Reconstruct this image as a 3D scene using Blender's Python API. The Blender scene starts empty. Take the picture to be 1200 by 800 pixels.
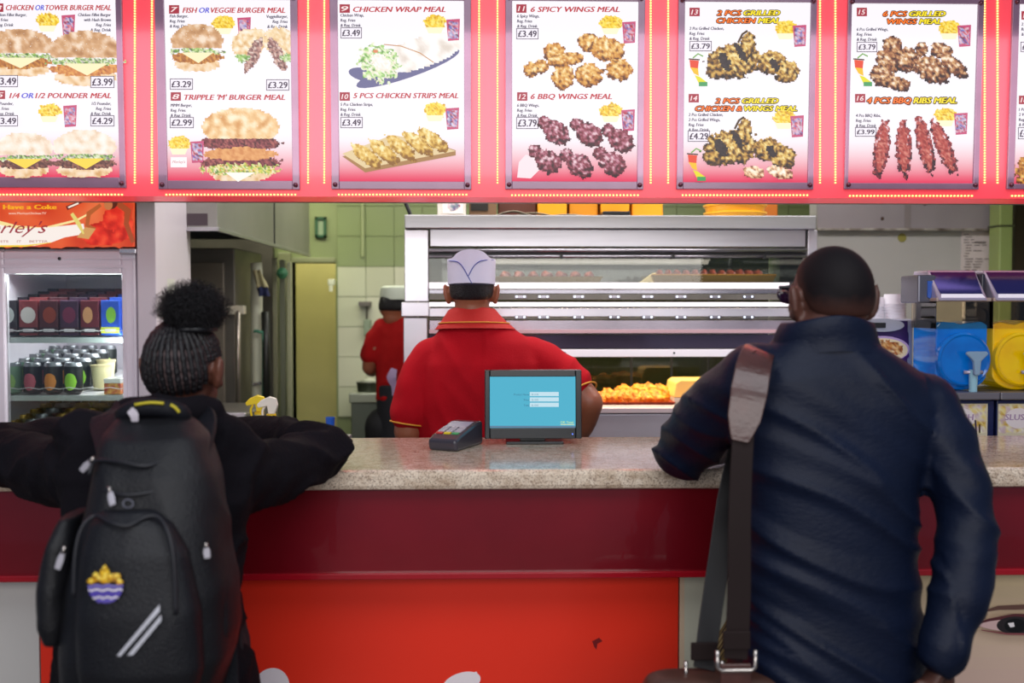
import bpy, math, random
from mathutils import Vector, Matrix, Euler, noise
random.seed(7)
C = bpy.context.scene
COL = C.collection
# ------------------------------------------------------------------ camera
F = 1167.0
CAM = Vector((0, 0, 1.48))
ROT = Euler((math.radians(90-2.06), 0, math.radians(-1.5)), 'XYZ').to_matrix()
cd = bpy.data.cameras.new('camera'); cam = bpy.data.objects.new('camera', cd); COL.objects.link(cam)
cam.location = CAM; cam.rotation_euler = ROT.to_euler()
cd.sensor_width = 36; cd.lens = F*36/1200; cd.clip_start = .05
cd.dof.use_dof = True; cd.dof.focus_distance = 2.95; cd.dof.aperture_fstop = 2.4
C.camera = cam
# ------------------------------------------------------------------ view + world
C.view_settings.view_transform = 'Standard'; C.view_settings.look = 'None'
C.view_settings.exposure = 0.0; C.view_settings.gamma = 1; C.view_settings.use_curve_mapping = False
w = bpy.data.worlds.new('world'); C.world = w; w.use_nodes = True
bg = w.node_tree.nodes['Background']; bg.inputs[0].default_value = (.62, .72, 1, 1); bg.inputs[1].default_value = .22

def area(name, loc, size, power, color=(1, 1, 1), rot=(0, 0, 0), sizey=None):
    d = bpy.data.lights.new(name, 'AREA'); d.energy = power; d.color = color
    d.shape = 'RECTANGLE'; d.size = size; d.size_y = sizey or size
    o = bpy.data.objects.new(name, d); o.location = loc; o.rotation_euler = [math.radians(a) for a in rot]
    COL.objects.link(o); return o
# shop-front canopy lamps over the customers, kitchen tubes
area('canopy_light', (.3, .5, 3.3), 3.2, 44, (.93, .96, 1), (18, 0, 0), 1.2)
area('street_light', (0, -2.2, 2.3), 4.5, 95, (1, .97, .95), (72, 0, 0), 1.6)
area('kitchen_light', (.35, 3.72, 2.58), 3.2, 42, (1, .97, .97), (0, 0, 0), .35)
area('kitchen_light', (.5, 5.3, 2.58), 2.4, 16, (1, .98, .9), (0, 0, 0), .4)
area('kitchen_light', (-1.2, 5.5, 2.55), 1.2, 20, (1, .97, .72), (0, 0, 0), .4)

# ------------------------------------------------------------------ helpers
def lin(c):
    if isinstance(c, str):
        c = c.lstrip('#'); c = [int(c[i:i+2], 16)/255 for i in (0, 2, 4)]
    return tuple((x/12.92 if x <= .04045 else ((x+.055)/1.055)**2.4) for x in c[:3])
def ray(u, v):
    return (ROT @ Vector(((u-600)/F, (400-v)/F, -1)))
def P(u, v, Y):
    d = ray(u, v); return CAM + d*((Y-CAM.y)/d.y)
def X(u, Y): return P(u, 400, Y).x
def Z(v, Y, u=600): return P(u, v, Y).z

MATS = {}
def mat(name, col='#888888', rough=.5, metal=0, spec=.5, var=0, vscale=8, bump=0, bscale=40, stretch=None,
        emit=None, estr=0, trans=0, coat=0, col2=None, detail=3, sheen=0, sss=0):
    if name in MATS: return MATS[name]
    m = bpy.data.materials.new(name); m.use_nodes = True; nt = m.node_tree; b = nt.nodes['Principled BSDF']
    L = nt.links.new; c = lin(col)
    b.inputs['Base Color'].default_value = (*c, 1); b.inputs['Roughness'].default_value = rough
    b.inputs['Metallic'].default_value = metal; b.inputs['Specular IOR Level'].default_value = spec
    b.inputs['Coat Weight'].default_value = coat; b.inputs['Transmission Weight'].default_value = trans
    b.inputs['Sheen Weight'].default_value = sheen
    if sss: b.inputs['Subsurface Weight'].default_value = sss; b.inputs['Subsurface Scale'].default_value = .01
    if emit: b.inputs['Emission Color'].default_value = (*lin(emit), 1); b.inputs['Emission Strength'].default_value = estr
    tc = nt.nodes.new('ShaderNodeTexCoord'); mp = nt.nodes.new('ShaderNodeMapping'); L(tc.outputs['Object'], mp.inputs[0])
    if stretch: mp.inputs['Scale'].default_value = stretch
    if var or col2:
        n = nt.nodes.new('ShaderNodeTexNoise'); n.inputs['Scale'].default_value = vscale; n.inputs['Detail'].default_value = detail
        L(mp.outputs[0], n.inputs[0]); r = nt.nodes.new('ShaderNodeValToRGB'); L(n.outputs[0], r.inputs[0])
        a = c; d = lin(col2) if col2 else tuple(x*(1-var) for x in c); e = tuple(min(1, x*(1+var)) for x in c) if not col2 else c
        r.color_ramp.elements[0].position = .35; r.color_ramp.elements[0].color = (*d, 1)
        r.color_ramp.elements[1].position = .65; r.color_ramp.elements[1].color = (*e, 1)
        L(r.outputs[0], b.inputs['Base Color'])
    if bump:
        n = nt.nodes.new('ShaderNodeTexNoise'); n.inputs['Scale'].default_value = bscale; n.inputs['Detail'].default_value = 4
        L(mp.outputs[0], n.inputs[0]); bp = nt.nodes.new('ShaderNodeBump'); bp.inputs['Strength'].default_value = min(1, bump)
        bp.inputs['Distance'].default_value = .01
        L(n.outputs[0], bp.inputs['Height']); L(bp.outputs[0], b.inputs['Normal'])
    MATS[name] = m; return m
def emat(name, col, s):
    if name in MATS: return MATS[name]
    m = bpy.data.materials.new(name); m.use_nodes = True; nt = m.node_tree; nt.nodes.clear()
    e = nt.nodes.new('ShaderNodeEmission'); o = nt.nodes.new('ShaderNodeOutputMaterial')
    e.inputs[0].default_value = (*lin(col), 1); e.inputs[1].default_value = s; nt.links.new(e.outputs[0], o.inputs[0])
    MATS[name] = m; return m
def attrmat(name, estr=None, rough=.6, spec=.3):
    if name in MATS: return MATS[name]
    m = bpy.data.materials.new(name); m.use_nodes = True; nt = m.node_tree; b = nt.nodes['Principled BSDF']
    a = nt.nodes.new('ShaderNodeAttribute'); a.attribute_name = 'col'
    if estr:
        b.inputs['Base Color'].default_value = (.02, .02, .02, 1)
        nt.links.new(a.outputs['Color'], b.inputs['Emission Color']); b.inputs['Emission Strength'].default_value = estr
    else: nt.links.new(a.outputs['Color'], b.inputs['Base Color'])
    b.inputs['Roughness'].default_value = rough; b.inputs['Specular IOR Level'].default_value = spec
    MATS[name] = m; return m
def glassmat(name, tint='#ffffff', clear=.9, rough=.02):
    if name in MATS: return MATS[name]
    m = bpy.data.materials.new(name); m.use_nodes = True; nt = m.node_tree; nt.nodes.clear(); L = nt.links.new
    t = nt.nodes.new('ShaderNodeBsdfTransparent'); g = nt.nodes.new('ShaderNodeBsdfGlossy'); f = nt.nodes.new('ShaderNodeFresnel')
    x = nt.nodes.new('ShaderNodeMixShader'); o = nt.nodes.new('ShaderNodeOutputMaterial'); ad = nt.nodes.new('ShaderNodeMath')
    t.inputs[0].default_value = (*lin(tint), 1); g.inputs['Roughness'].default_value = rough; f.inputs[0].default_value = 1.45
    ad.operation = 'ADD'; ad.inputs[1].default_value = 1-clear; L(f.outputs[0], ad.inputs[0]); L(ad.outputs[0], x.inputs[0])
    L(t.outputs[0], x.inputs[1]); L(g.outputs[0], x.inputs[2]); L(x.outputs[0], o.inputs[0])
    MATS[name] = m; return m

ORG = {}
def thing(name, label, cat, loc, group=None):
    o = bpy.data.objects.new(name, None); COL.objects.link(o); o.location = loc; o.empty_display_size = .05
    ORG[o.name] = Vector(loc); o['label'] = label; o['category'] = cat
    if group: o['group'] = group
    return o
def tag(o, label, cat, group=None):
    o['label'] = label; o['category'] = cat
    if group: o['group'] = group
    return o
def link(name, me, parent=None, org=None, label=None, kind=None):
    o = bpy.data.objects.new(name, me); COL.objects.link(o)
    if parent is not None: o.parent = parent; ORG[o.name] = ORG[parent.name]
    else:
        org = Vector(org) if org is not None else Vector((0, 0, 0)); o.location = org; ORG[o.name] = org
    if label: o['label'] = label
    if kind: o['kind'] = kind
    return o
class M:
    def __init__(s): s.v = []; s.f = []; s.m = []; s.c = None; s.mi = 0
    def add(s, vs, fs):
        n = len(s.v); s.v += [Vector(p) for p in vs]; s.f += [tuple(i+n for i in f) for f in fs]; s.m += [s.mi]*len(fs); return s
    def box(s, x0, x1, y0, y1, z0, z1):
        s.add([(x0, y0, z0), (x1, y0, z0), (x1, y1, z0), (x0, y1, z0), (x0, y0, z1), (x1, y0, z1), (x1, y1, z1), (x0, y1, z1)],
              [(0, 3, 2, 1), (4, 5, 6, 7), (0, 1, 5, 4), (1, 2, 6, 5), (2, 3, 7, 6), (3, 0, 4, 7)]); return s
    def prism(s, prof, a0, a1, axis='x'):
        n = len(prof); f = {'x': lambda a, p: (a, p[0], p[1]), 'y': lambda a, p: (p[0], a, p[1]), 'z': lambda a, p: (p[0], p[1], a)}[axis]
        vs = [f(a0, p) for p in prof]+[f(a1, p) for p in prof]
        s.add(vs, [tuple(range(n))[::-1], tuple(range(n, 2*n))]+[(i, (i+1) % n, n+(i+1) % n, n+i) for i in range(n)]); return s
    def tube(s, path, r, seg=12, flat=(1, 1), smooth=0, up=None):
        path = [Vector(p) for p in path]; rr = list(r) if isinstance(r, (list, tuple)) else [r]*len(path)
        if smooth: path, rr = catmull(path, rr, smooth)
        vs = []; n = len(path); u = Vector(up) if up else None
        for i, p in enumerate(path):
            t = (path[min(i+1, n-1)]-path[max(i-1, 0)]).normalized()
            if u is None: u = Vector((0, 0, 1)) if abs(t.z) < .9 else Vector((1, 0, 0))
            a = t.cross(u).normalized(); b = a.cross(t).normalized(); u = b
            for k in range(seg):
                an = 2*math.pi*k/seg; vs.append(p+a*math.cos(an)*rr[i]*flat[0]+b*math.sin(an)*rr[i]*flat[1])
        fs = [(i*seg+k, i*seg+(k+1) % seg, (i+1)*seg+(k+1) % seg, (i+1)*seg+k) for i in range(n-1) for k in range(seg)]
        fs += [tuple(range(seg))[::-1], tuple(range((n-1)*seg, n*seg))]
        s.add(vs, fs); return s
    def lathe(s, prof, c, seg=24, sx=1, sy=1, axis='z'):
        vs = []; fs = []; n = len(prof)
        for r, z in prof:
            for k in range(seg):
                a = 2*math.pi*k/seg; x, y = r*math.cos(a)*sx, r*math.sin(a)*sy
                q = {'z': (x, y, z), 'y': (x, -z, y), 'x': (z, x, y)}[axis]; vs.append(Vector(c)+Vector(q))
        fs = [(i*seg+k, i*seg+(k+1) % seg, (i+1)*seg+(k+1) % seg, (i+1)*seg+k) for i in range(n-1) for k in range(seg)]
        fs += [tuple(range(seg))[::-1], tuple(range((n-1)*seg, n*seg))]
        s.add(vs, fs); return s
    def ell(s, c, rx, ry, rz, seg=20, rings=12, rot=None):
        vs = []; R = rot.to_matrix() if rot else Matrix.Identity(3)
        for i in range(1, rings):
            t = math.pi*i/rings
            for k in range(seg):
                a = 2*math.pi*k/seg
                vs.append(Vector(c)+R @ Vector((rx*math.sin(t)*math.cos(a), ry*math.sin(t)*math.sin(a), rz*math.cos(t))))
        n = len(vs); vs += [Vector(c)+R @ Vector((0, 0, rz)), Vector(c)+R @ Vector((0, 0, -rz))]
        fs = [(i*seg+k, (i+1)*seg+k, (i+1)*seg+(k+1) % seg, i*seg+(k+1) % seg) for i in range(rings-2) for k in range(seg)]
        fs += [(n, k, (k+1) % seg) for k in range(seg)]+[(n+1, (rings-2)*seg+(k+1) % seg, (rings-2)*seg+k) for k in range(seg)]
        s.add(vs, fs); return s
    def loft(s, rings, seg=32, ex=2.3):
        """rings: (centre, rx, ry)"""
        vs = []
        for c, rx, ry in rings:
            for k in range(seg):
                a = 2*math.pi*k/seg; ca, sa = math.cos(a), math.sin(a)
                vs.append(Vector(c)+Vector((rx*math.copysign(abs(ca)**(2/ex), ca), ry*math.copysign(abs(sa)**(2/ex), sa), 0)))
        n = len(rings); d = rings[-1][0][2] > rings[0][0][2]
        q = [(i*seg+k, i*seg+(k+1) % seg, (i+1)*seg+(k+1) % seg, (i+1)*seg+k) for i in range(n-1) for k in range(seg)]
        q += [tuple(range(seg))[::-1], tuple(range((n-1)*seg, n*seg))]
        if not d: q = [f[::-1] for f in q]
        s.add(vs, q); return s
    def xf(s, fn): s.v = [Vector(fn(p)) for p in s.v]; return s
    def mesh(s, name, mats, org, smooth=False, ngon=True):
        me = bpy.data.meshes.new(name); me.from_pydata([p-org for p in s.v], [], s.f)
        for m in (mats if isinstance(mats, (list, tuple)) else [mats]): me.materials.append(m)
        me.polygons.foreach_set('material_index', s.m)
        if s.c is not None:
            at = me.color_attributes.new('col', 'FLOAT_COLOR', 'CORNER'); out = []
            for f, c in zip(s.f, s.c):
                if isinstance(c, list):
                    for q in c: out += [q[0], q[1], q[2], 1.0]
                else: out += [c[0], c[1], c[2], 1.0]*len(f)
            at.data.foreach_set('color', out)
        if smooth: me.polygons.foreach_set('use_smooth', [True]*len(s.f))
        me.update(); return me
    def build(s, name, mats, parent=None, bevel=0, smooth=False, org=None, label=None, kind=None, sub=0, auto=False):
        if parent is not None: og = ORG[parent.name]
        else: og = Vector(org) if org is not None else Vector((0, 0, 0))
        me = s.mesh(name, mats, og, smooth)
        o = link(name, me, parent, og, label, kind)
        if bevel:
            b = o.modifiers.new('bevel', 'BEVEL'); b.width = bevel; b.segments = 2; b.limit_method = 'ANGLE'; b.angle_limit = .7
        if sub:
            b = o.modifiers.new('sub', 'SUBSURF'); b.levels = sub; b.render_levels = sub
        if auto: me.set_sharp_from_angle(angle=.6) if smooth else None
        return o
def catmull(P_, R_, n):
    out = []; rr = []
    for i in range(len(P_)-1):
        p0 = P_[max(i-1, 0)]; p1 = P_[i]; p2 = P_[i+1]; p3 = P_[min(i+2, len(P_)-1)]
        for k in range(n):
            t = k/n; t2 = t*t; t3 = t2*t
            out.append(.5*((2*p1)+(p2-p0)*t+(2*p0-5*p1+4*p2-p3)*t2+(3*p1-p0-3*p2+p3)*t3)); rr.append(R_[i]*(1-t)+R_[i+1]*t)
    out.append(P_[-1]); rr.append(R_[-1]); return out, rr
def copy_tree(o, parent=None, loc=None):
    c = o.copy(); COL.objects.link(c); c.parent = parent
    if loc is not None: c.location = loc
    for ch in list(o.children): copy_tree(ch, c)
    return c
def struct(o): o['kind'] = 'structure'; return o

# ---------------- flat print (posters, labels): coloured polygons on a plane
TXT = {}
def text_mesh(s, off, shear, spacing=1.0):
    k = (s, off, shear, spacing)
    if k in TXT: return TXT[k]
    cu = bpy.data.curves.new('t', 'FONT'); cu.body = s; cu.offset = off; cu.shear = shear; cu.resolution_u = 2; cu.size = 1
    cu.space_character = spacing
    o = bpy.data.objects.new('t', cu); COL.objects.link(o)
    me = bpy.data.meshes.new_from_object(o.evaluated_get(bpy.context.evaluated_depsgraph_get()))
    vs = [(q.co.x, q.co.y) for q in me.vertices]; fs = [tuple(p.vertices) for p in me.polygons]
    bpy.data.objects.remove(o); bpy.data.curves.remove(cu); bpy.data.meshes.remove(me)
    x0 = min(v[0] for v in vs); x1 = max(v[0] for v in vs)
    TXT[k] = ([(a-x0, b) for a, b in vs], fs, x1-x0); return TXT[k]
class Print:
    def __init__(s, fn, dz=.00012): s.fn = fn; s.m = M(); s.m.c = []; s.l = 1; s.dz = dz
    def raw(s, pts, faces, col):
        c = col if isinstance(col, list) else [lin(col)]*len(faces)
        s.m.add([s.fn(x, y, s.l*s.dz) for x, y in pts], faces); s.m.c += c
    def up(s): s.l += 1
    def poly(s, pts, col): s.up(); s.raw(pts, [tuple(range(len(pts)))], col)
    def rect(s, x0, y0, x1, y1, col): s.poly([(x0, y0), (x0, y1), (x1, y1), (x1, y0)], col)
    def ell(s, cx, cy, rx, ry, col, rot=0, n=20, a0=0, a1=360):
        r = math.radians(rot); pts = []
        m = n if a1-a0 >= 360 else n+1
        for k in range(m):
            a = math.radians(a0+(a1-a0)*k/n); x, y = rx*math.cos(a), ry*math.sin(a)
            pts.append((cx+x*math.cos(r)-y*math.sin(r), cy+x*math.sin(r)+y*math.cos(r)))
        s.poly(pts, col)
    def line(s, pts, w_, col):
        s.up(); n = len(pts); L_ = []; R_ = []
        for i, p in enumerate(pts):
            a = pts[max(i-1, 0)]; b = pts[min(i+1, n-1)]; dx, dy = b[0]-a[0], b[1]-a[1]; d = math.hypot(dx, dy) or 1
            ww = w_[i] if isinstance(w_, (list, tuple)) else w_
            L_.append((p[0]-dy/d*ww/2, p[1]+dx/d*ww/2)); R_.append((p[0]+dy/d*ww/2, p[1]-dx/d*ww/2))
        s.raw(L_+R_, [(i, i+1, n+i+1, n+i) for i in range(n-1)], col)
    def text(s, t, x, y, wd, h, col, bold=.012, shear=0, align='l', outline=None, sp=1.0):
        """baseline at y, cap height h, width wd (None = natural)"""
        vs, fs, W = text_mesh(t, 0, shear, sp); sy = h/.72; sx = (wd/W) if wd else sy*.9; ww = W*sx
        x0 = x if align == 'l' else (x-ww if align == 'r' else x-ww/2)
        if outline:
            s.up(); r = (bold+.095)*sy
            for k in range(10):
                a_ = .628*k; s.raw([(x0+a*sx+r*1.15*math.cos(a_), y-b*sy+r*math.sin(a_)) for a, b in vs], fs, outline)
            s.up()
        for k, (dx, dy) in enumerate(((0, 0),) if bold < .005 else ((-1, -.3), (0, .3), (1, -.3))):
            s.up(); s.raw([(x0+a*sx+dx*bold*1.6*sx, y-b*sy+dy*bold*sy) for a, b in vs], fs, col)
        return ww
    def tex(s, inside, x0, y0, x1, y1, cell, colf, jit=.35):
        s.up(); nx = max(1, round((x1-x0)/cell)); ny = max(1, round((y1-y0)/cell)); vid = {}; pts = []; fs = []; cs = []; vc = []
        def vtx(i, j):
            if (i, j) not in vid:
                vid[i, j] = len(pts); pts.append((x0+(i+random.uniform(-jit, jit))*cell, y0+(j+random.uniform(-jit, jit))*cell)); vc.append(colf(*pts[-1]))
            return vid[i, j]
        for i in range(nx):
            for j in range(ny):
                cx, cy = x0+(i+.5)*cell, y0+(j+.5)*cell
                if inside(cx, cy):
                    fs.append((vtx(i, j), vtx(i, j+1), vtx(i+1, j+1), vtx(i+1, j))); cs.append([vc[q] for q in fs[-1]])
        if fs: s.raw(pts, fs, cs)
    def build(s, name, mt, parent, label=None, kind=None):
        return s.m.build(name, mt, parent, label=label, kind=kind)
def pal(cols, fr=.35, seed=0, rnd=.35):
    cs = [lin(c) for c in cols]
    def f(x, y):
        t = noise.noise(Vector((x*fr, y*fr, seed)))*.9+.5+random.uniform(-rnd, rnd)
        t = min(max(t, 0), .999)*(len(cs)-1); i = int(t); a = t-i
        return tuple(cs[i][k]*(1-a)+cs[i+1][k]*a for k in range(3))
    return f
def inell(cx, cy, rx, ry, rot=0, rag=.12):
    r = math.radians(rot)
    def f(x, y):
        dx, dy = x-cx, y-cy; a = dx*math.cos(r)+dy*math.sin(r); b = -dx*math.sin(r)+dy*math.cos(r)
        return (a/rx)**2+(b/ry)**2 < 1+rag*3*noise.noise(Vector((x*.2, y*.2, 3)))
    return f
# ------------------------------------------------------------------ shell
steel = mat('brushed_steel', '#b9b6bb', .32, .85, var=.12, vscale=3, stretch=(1, 1, 30), bump=.05, bscale=30)
steel2 = mat('bright_steel', '#d8d6da', .22, .8, var=.08, vscale=3, stretch=(1, 1, 20))
dsteel = mat('dull_steel', '#77736c', .42, .6, var=.2, vscale=3)
dark = mat('dark_plastic', '#16161a', .4)
white = mat('white_enamel', '#dcd8dc', .35, var=.05, vscale=4)
CT = 1.09  # counter top height
m = M().box(-3.2, 3.4, -1.5, 6.6, -.05, 0); struct(m.build('floor', mat('floor_tile', '#6a6661', .45, var=.2, vscale=5)))
ceil = M().box(-3.2, 3.4, 3.4, 6.6, 2.62, 2.68); struct(ceil.build('ceiling', mat('ceiling_paint', '#c8c6b4', .7)))
struct(M().box(-3.2, -2.9, 3.2, 6.6, 0, 2.62).build('wall_left', mat('green_paint', '#93a070', .5, var=.12, vscale=2)))
struct(M().box(2.9, 3.2, 3.2, 6.6, 0, 2.62).build('wall_right', MATS['green_paint']))
YB = 6.3
xd0, xd1 = X(343, YB), X(394, YB)        # doorway lit recess on the back wall
zd = Z(308, YB)
wb = M().box(-2.9, xd0, YB, YB+.12, 0, 2.62).box(xd1, 2.9, YB, YB+.12, 0, 2.62).box(xd0, xd1, YB, YB+.12, zd, 2.62)
wallb = struct(wb.build('wall_back', mat('green_back_paint', '#8f9c6c', .5, var=.1, vscale=2)))
# tiles on the back wall
tm = [mat('glazed_tile', '#d4d6bc', .25, var=.04, vscale=2), mat('glazed_tile_2', '#cdd2b4', .25), mat('glazed_tile_3', '#c9cdb0', .3)]
grn = mat('glazed_green_tile', '#8f9e6e', .25)
tw, th = .178, .189
tx0 = xd1+.012
meshes = [M().box(.002, tw-.002, -.012, 0, .002, th-.002).mesh('tile', t, Vector((0, 0, 0))) for t in tm+[grn]]
nt_ = 0
for j in range(9):
    z = .78+j*th
    for i in range(18):
        x = tx0+i*tw
        if x+tw > 2.9: continue
        k = 3 if z > zd-.1 else random.choice((0, 0, 1, 2))
        o = bpy.data.objects.new('tile', meshes[k]); COL.objects.link(o); o.parent = wallb
        o.location = (x, YB-.001, z); nt_ += 1
M().box(-2.88, X(321, YB-.05), YB-.06, YB-.002, .9, 2.5).build('darkening_sheet', dsteel, wallb, bevel=.003)  # dull sheet added to darken the bright green wall seen under the hood
# little room behind the doorway, yellow lit
yl = mat('cream_yellow_paint', '#c9c08a', .55, var=.14, vscale=1.5)
struct(M().box(xd0-.9, xd1+.6, YB+.75, YB+.85, 0, 2.62).build('wall_passage', yl))
struct(M().box(xd0-1.0, xd0-.9, YB+.12, YB+.85, 0, 2.62).box(xd1+.6, xd1+.7, YB+.12, YB+.85, 0, 2.62).build('wall_passage_side', yl))
struct(M().box(xd0-1, xd1+.7, YB+.1, YB+.85, 2.3, 2.36).build('ceiling_passage', MATS['ceiling_paint']))
area('passage_light', (.5*(xd0+xd1), YB+.4, 2.25), .5, 7, (1, .95, .62))
# door frame
fr = M().box(xd0-.08, xd0, YB-.04, YB+.12, 0, zd+.06).box(xd0, xd1, YB-.03, YB+.12, zd, zd+.03)
struct(fr.build('door_1', mat('frame_paint', '#8f9470', .4), bevel=.004))
# bulkhead carrying the menu boards (leans out a little at the top)
YF = 3.2; TA = math.tan(math.radians(1.6)); ZF = Z(231, YF)
def plane(u, v, l=0, Y=YF):
    """point of the leaning fascia seen at a photo pixel, lifted l towards the street"""
    d = ray(u, v); t = (Y-l+TA*(ZF-CAM.z))/(d.y+TA*d.z); p = CAM+d*t; return p
def FZ(x, z, l=0): return Vector((x, YF-TA*(z-ZF)-l, z))
redl = mat('red_acrylic', '#f0505c', .3, emit='#ff3a4c', estr=.42, spec=.5)
bk = M(); zt = 2.64
vs = [FZ(-3.2, ZF), FZ(3.4, ZF), FZ(3.4, zt), FZ(-3.2, zt)]
bk.add(vs+[Vector((p.x, YF+.16, p.z)) for p in vs], [(0, 1, 2, 3), (7, 6, 5, 4), (0, 4, 5, 1), (1, 5, 6, 2), (2, 6, 7, 3), (3, 7, 4, 0)])
bulk = struct(bk.build('trim_1', redl, label='glowing red lightbox panel above the counter'))
lb = M().box(-3.2, 3.4, YF+.161, YF+.2, ZF, 2.66); struct(lb.build('wall_bulkhead', mat('bulkhead_back', '#8a8a7c', .6)))
# ------------------------------------------------------------------ menu boards
PB = attrmat('backlit_print', 1.02, .4, .15)
fries = pal(['#c98a18', '#f6c81e', '#ffe65a', '#fff08a'], .5)
RED = '#c03038'; BLU = '#5a5ad8'; NAVY = '#4a3c66'
def fries_drink(p, x, y, s=1, drink=True, dx=24, dy=6):
    p.tex(inell(x, y, 13*s, 9*s), x-16*s, y-12*s, x+16*s, y+12*s, 1.7, fries, .5)
    p.poly([(x-11*s, y+6*s), (x+10*s, y+6*s), (x+7*s, y+13*s), (x-8*s, y+13*s)], '#fff6d0')
    if drink:
        a, b = x+dx*s, y+dy*s
        p.poly([(a-8*s, b-12*s), (a+8*s, b-13*s), (a+7*s, b+12*s), (a-6*s, b+13*s)], '#c9527a')
        f = pal(['#6a2436', '#d84858', '#e8c8d8', '#4a5ab0', '#e0d8ec'], .6, 4)
        p.tex(lambda q, r: abs(q-a) < 6.5*s and abs(r-b) < 11*s, a-8*s, b-12*s, a+8*s, b+12*s, 2, f)
def price(p, t, x0, y0, x1, y1):
    p.rect(x0-1, y0-1, x1+1, y1+1, '#4a3a50'); p.rect(x0-.2, y0-.2, x1+.2, y1+.2, '#f6f0fa')
    p.text(t, x0+1.2, y1-1.8, x1-x0-2.4, y1-y0-3.4, '#3c2c44', .02)
def num(p, t, x, y):
    p.rect(x, y-10, x+12, y, '#a83040'); p.text(t, x+6, y-2, 8, 6, '#ffe8e8', .01, .2, 'c')
def desc(p, lines, x, y, al='l'):
    for i, t in enumerate(lines): p.text(t, x, y+i*5.9, None, 3.6, '#3a2e50', .025, .15, al, sp=1.0)
def burger(p, cx, cy, w_, h, kind=0):
    """cx,cy centre; w_,h full size"""
    rx = w_/2
    bun = [['#e6c8a8', '#fbe8d4', '#fff6ee'], ['#b07c4c', '#d8a878', '#f6e0c8'], ['#d89c5c', '#f4cc94', '#fff0d0']][kind % 3]
    yt = cy-h*(.12 if kind != 2 else .16)
    bh = .36 if kind != 2 else .235
    p.tex(inell(cx, cy+h*.34, rx*.86, h*.17, 0, .02), cx-rx, cy+h*.1, cx+rx, cy+h*.56, 2.2, pal(['#d8a468', '#f4d4a8', '#f8e4cc'], .15, 1, .15))
    if kind == 2:
        for q, hh in ((.26, .1), (.02, .14)):
            p.tex(inell(cx, cy+h*q, rx*1.02, h*.1, 0, .15), cx-rx*1.2, cy+h*(q-.2), cx+rx*1.2, cy+h*(q+.2), 1.8, pal(['#2a1014', '#6a2c30', '#93454a', '#b86a60'], .4, q))
        p.tex(inell(cx, cy+h*.15, rx*.95, h*.08, 0, .02), cx-rx, cy, cx+rx, cy+h*.3, 2, pal(['#cf8448', '#eeb070'], .2))
        p.tex(inell(cx, cy+h*.34, rx*.95, h*.07, 0, .4), cx-rx*1.1, cy+h*.2, cx+rx*1.1, cy+h*.5, 1.8, pal(['#3c6a24', '#8abf4a', '#e8d860', '#f8f0d0', '#d89030'], .5, 2))
    else:
        pc = ['#8a4a20', '#c07830', '#e0a048'] if kind == 1 else ['#3c2224', '#6a4038', '#a8705c']
        if kind == 4: pc = ['#a85a30', '#d88a48', '#f0b460']
        p.tex(inell(cx, cy+h*.2, rx*.97, h*.13, 0, .1), cx-rx, cy, cx+rx, cy+h*.4, 1.9, pal(pc, .4, 5))
        p.tex(inell(cx, cy+h*.07, rx*1.0, h*.07, 0, .5), cx-rx*1.1, cy-h*.1, cx+rx*1.1, cy+h*.2, 1.7, pal(['#2e5a22', '#6aa03c', '#b8d478', '#f4f4e0', '#58405c'], .6, 6))
        p.poly([(cx-rx*.6, cy+h*.1), (cx+rx*.62, cy+h*.1), (cx+rx*.05, cy+h*.32)], '#ffd84a' if kind == 3 else '#fdf0c0')
    p.tex(lambda x, y: ((x-cx)/(rx*.98))**2+((y-yt+h*.02)/(h*bh))**2 < 1 and y < yt+h*.12, cx-rx, cy-h*.6, cx+rx, cy+h*.2, 2, pal(bun, .12, 2, .12), .25)
    for _ in range(26):
        a = random.uniform(0, 6.28); r = random.random()**.5*.8; p_ = (cx+rx*.8*r*math.cos(a), yt-h*.14+h*.2*r*math.sin(a))
        p.raw([(p_[0]-.7, p_[1]), (p_[0], p_[1]+.5), (p_[0]+.7, p_[1]), (p_[0], p_[1]-.5)], [(0, 1, 2, 3)], '#fffaf0')
FRY = ['#5a2c08', '#b8701c', '#e0a040', '#f0c878', '#fff0c0']
GRL = ['#1c1410', '#5a3c18', '#c08c38', '#e8c468', '#fae8a8']
BBQ = ['#2c0c14', '#5c1c28', '#8c3444', '#c0788c', '#f0d0d8']
def piece(p, cx, cy, rx, ry, rot, cols, cell=1.7, seed=0):
    cs = [lin(c) for c in cols]; r = math.radians(rot)
    def f(x, y):
        dx, dy = x-cx, y-cy; a = (dx*math.cos(r)+dy*math.sin(r))/rx; b = (-dx*math.sin(r)+dy*math.cos(r))/ry
        t = .62-.42*(a*a+b*b)-.22*dy/ry+.85*noise.noise(Vector((x*.24, y*.24, seed)))+.35*noise.noise(Vector((x*.7, y*.7, seed)))+random.uniform(-.12, .12)
        t = min(max(t, 0), .999)*(len(cs)-1); i = int(t); q = t-i
        return tuple(cs[i][k]*(1-q)+cs[i+1][k]*q for k in range(3))
    R = max(rx, ry)*1.25
    p.tex(inell(cx, cy, rx, ry, rot, .16), cx-R, cy-R, cx+R, cy+R, 1.45, f, .3)
def title(p, parts, x, y, x1, h=6.4, sty=0):
    """parts: [(text, colour)]; spread so that the line ends at x1"""
    tot = sum(text_mesh(t, .012, .25)[2]+.25 for t, _ in parts)-.25; k = (x1-x)/tot
    for t, c in parts:
        w_ = text_mesh(t, .012, .25)[2]
        if sty: p.text(t, x, y, w_*k, h, c, .03, .25, outline='#2a0c08', sp=1)
        else: p.text(t, x, y, w_*k, h, c, .022, .25)
        x += (w_+.25)*k
UL = [-17, 187, 389, 592, 792, 988, 1178]; UR = [149, 352, 552.5, 753.5, 952, 1145, 1338]
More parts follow.
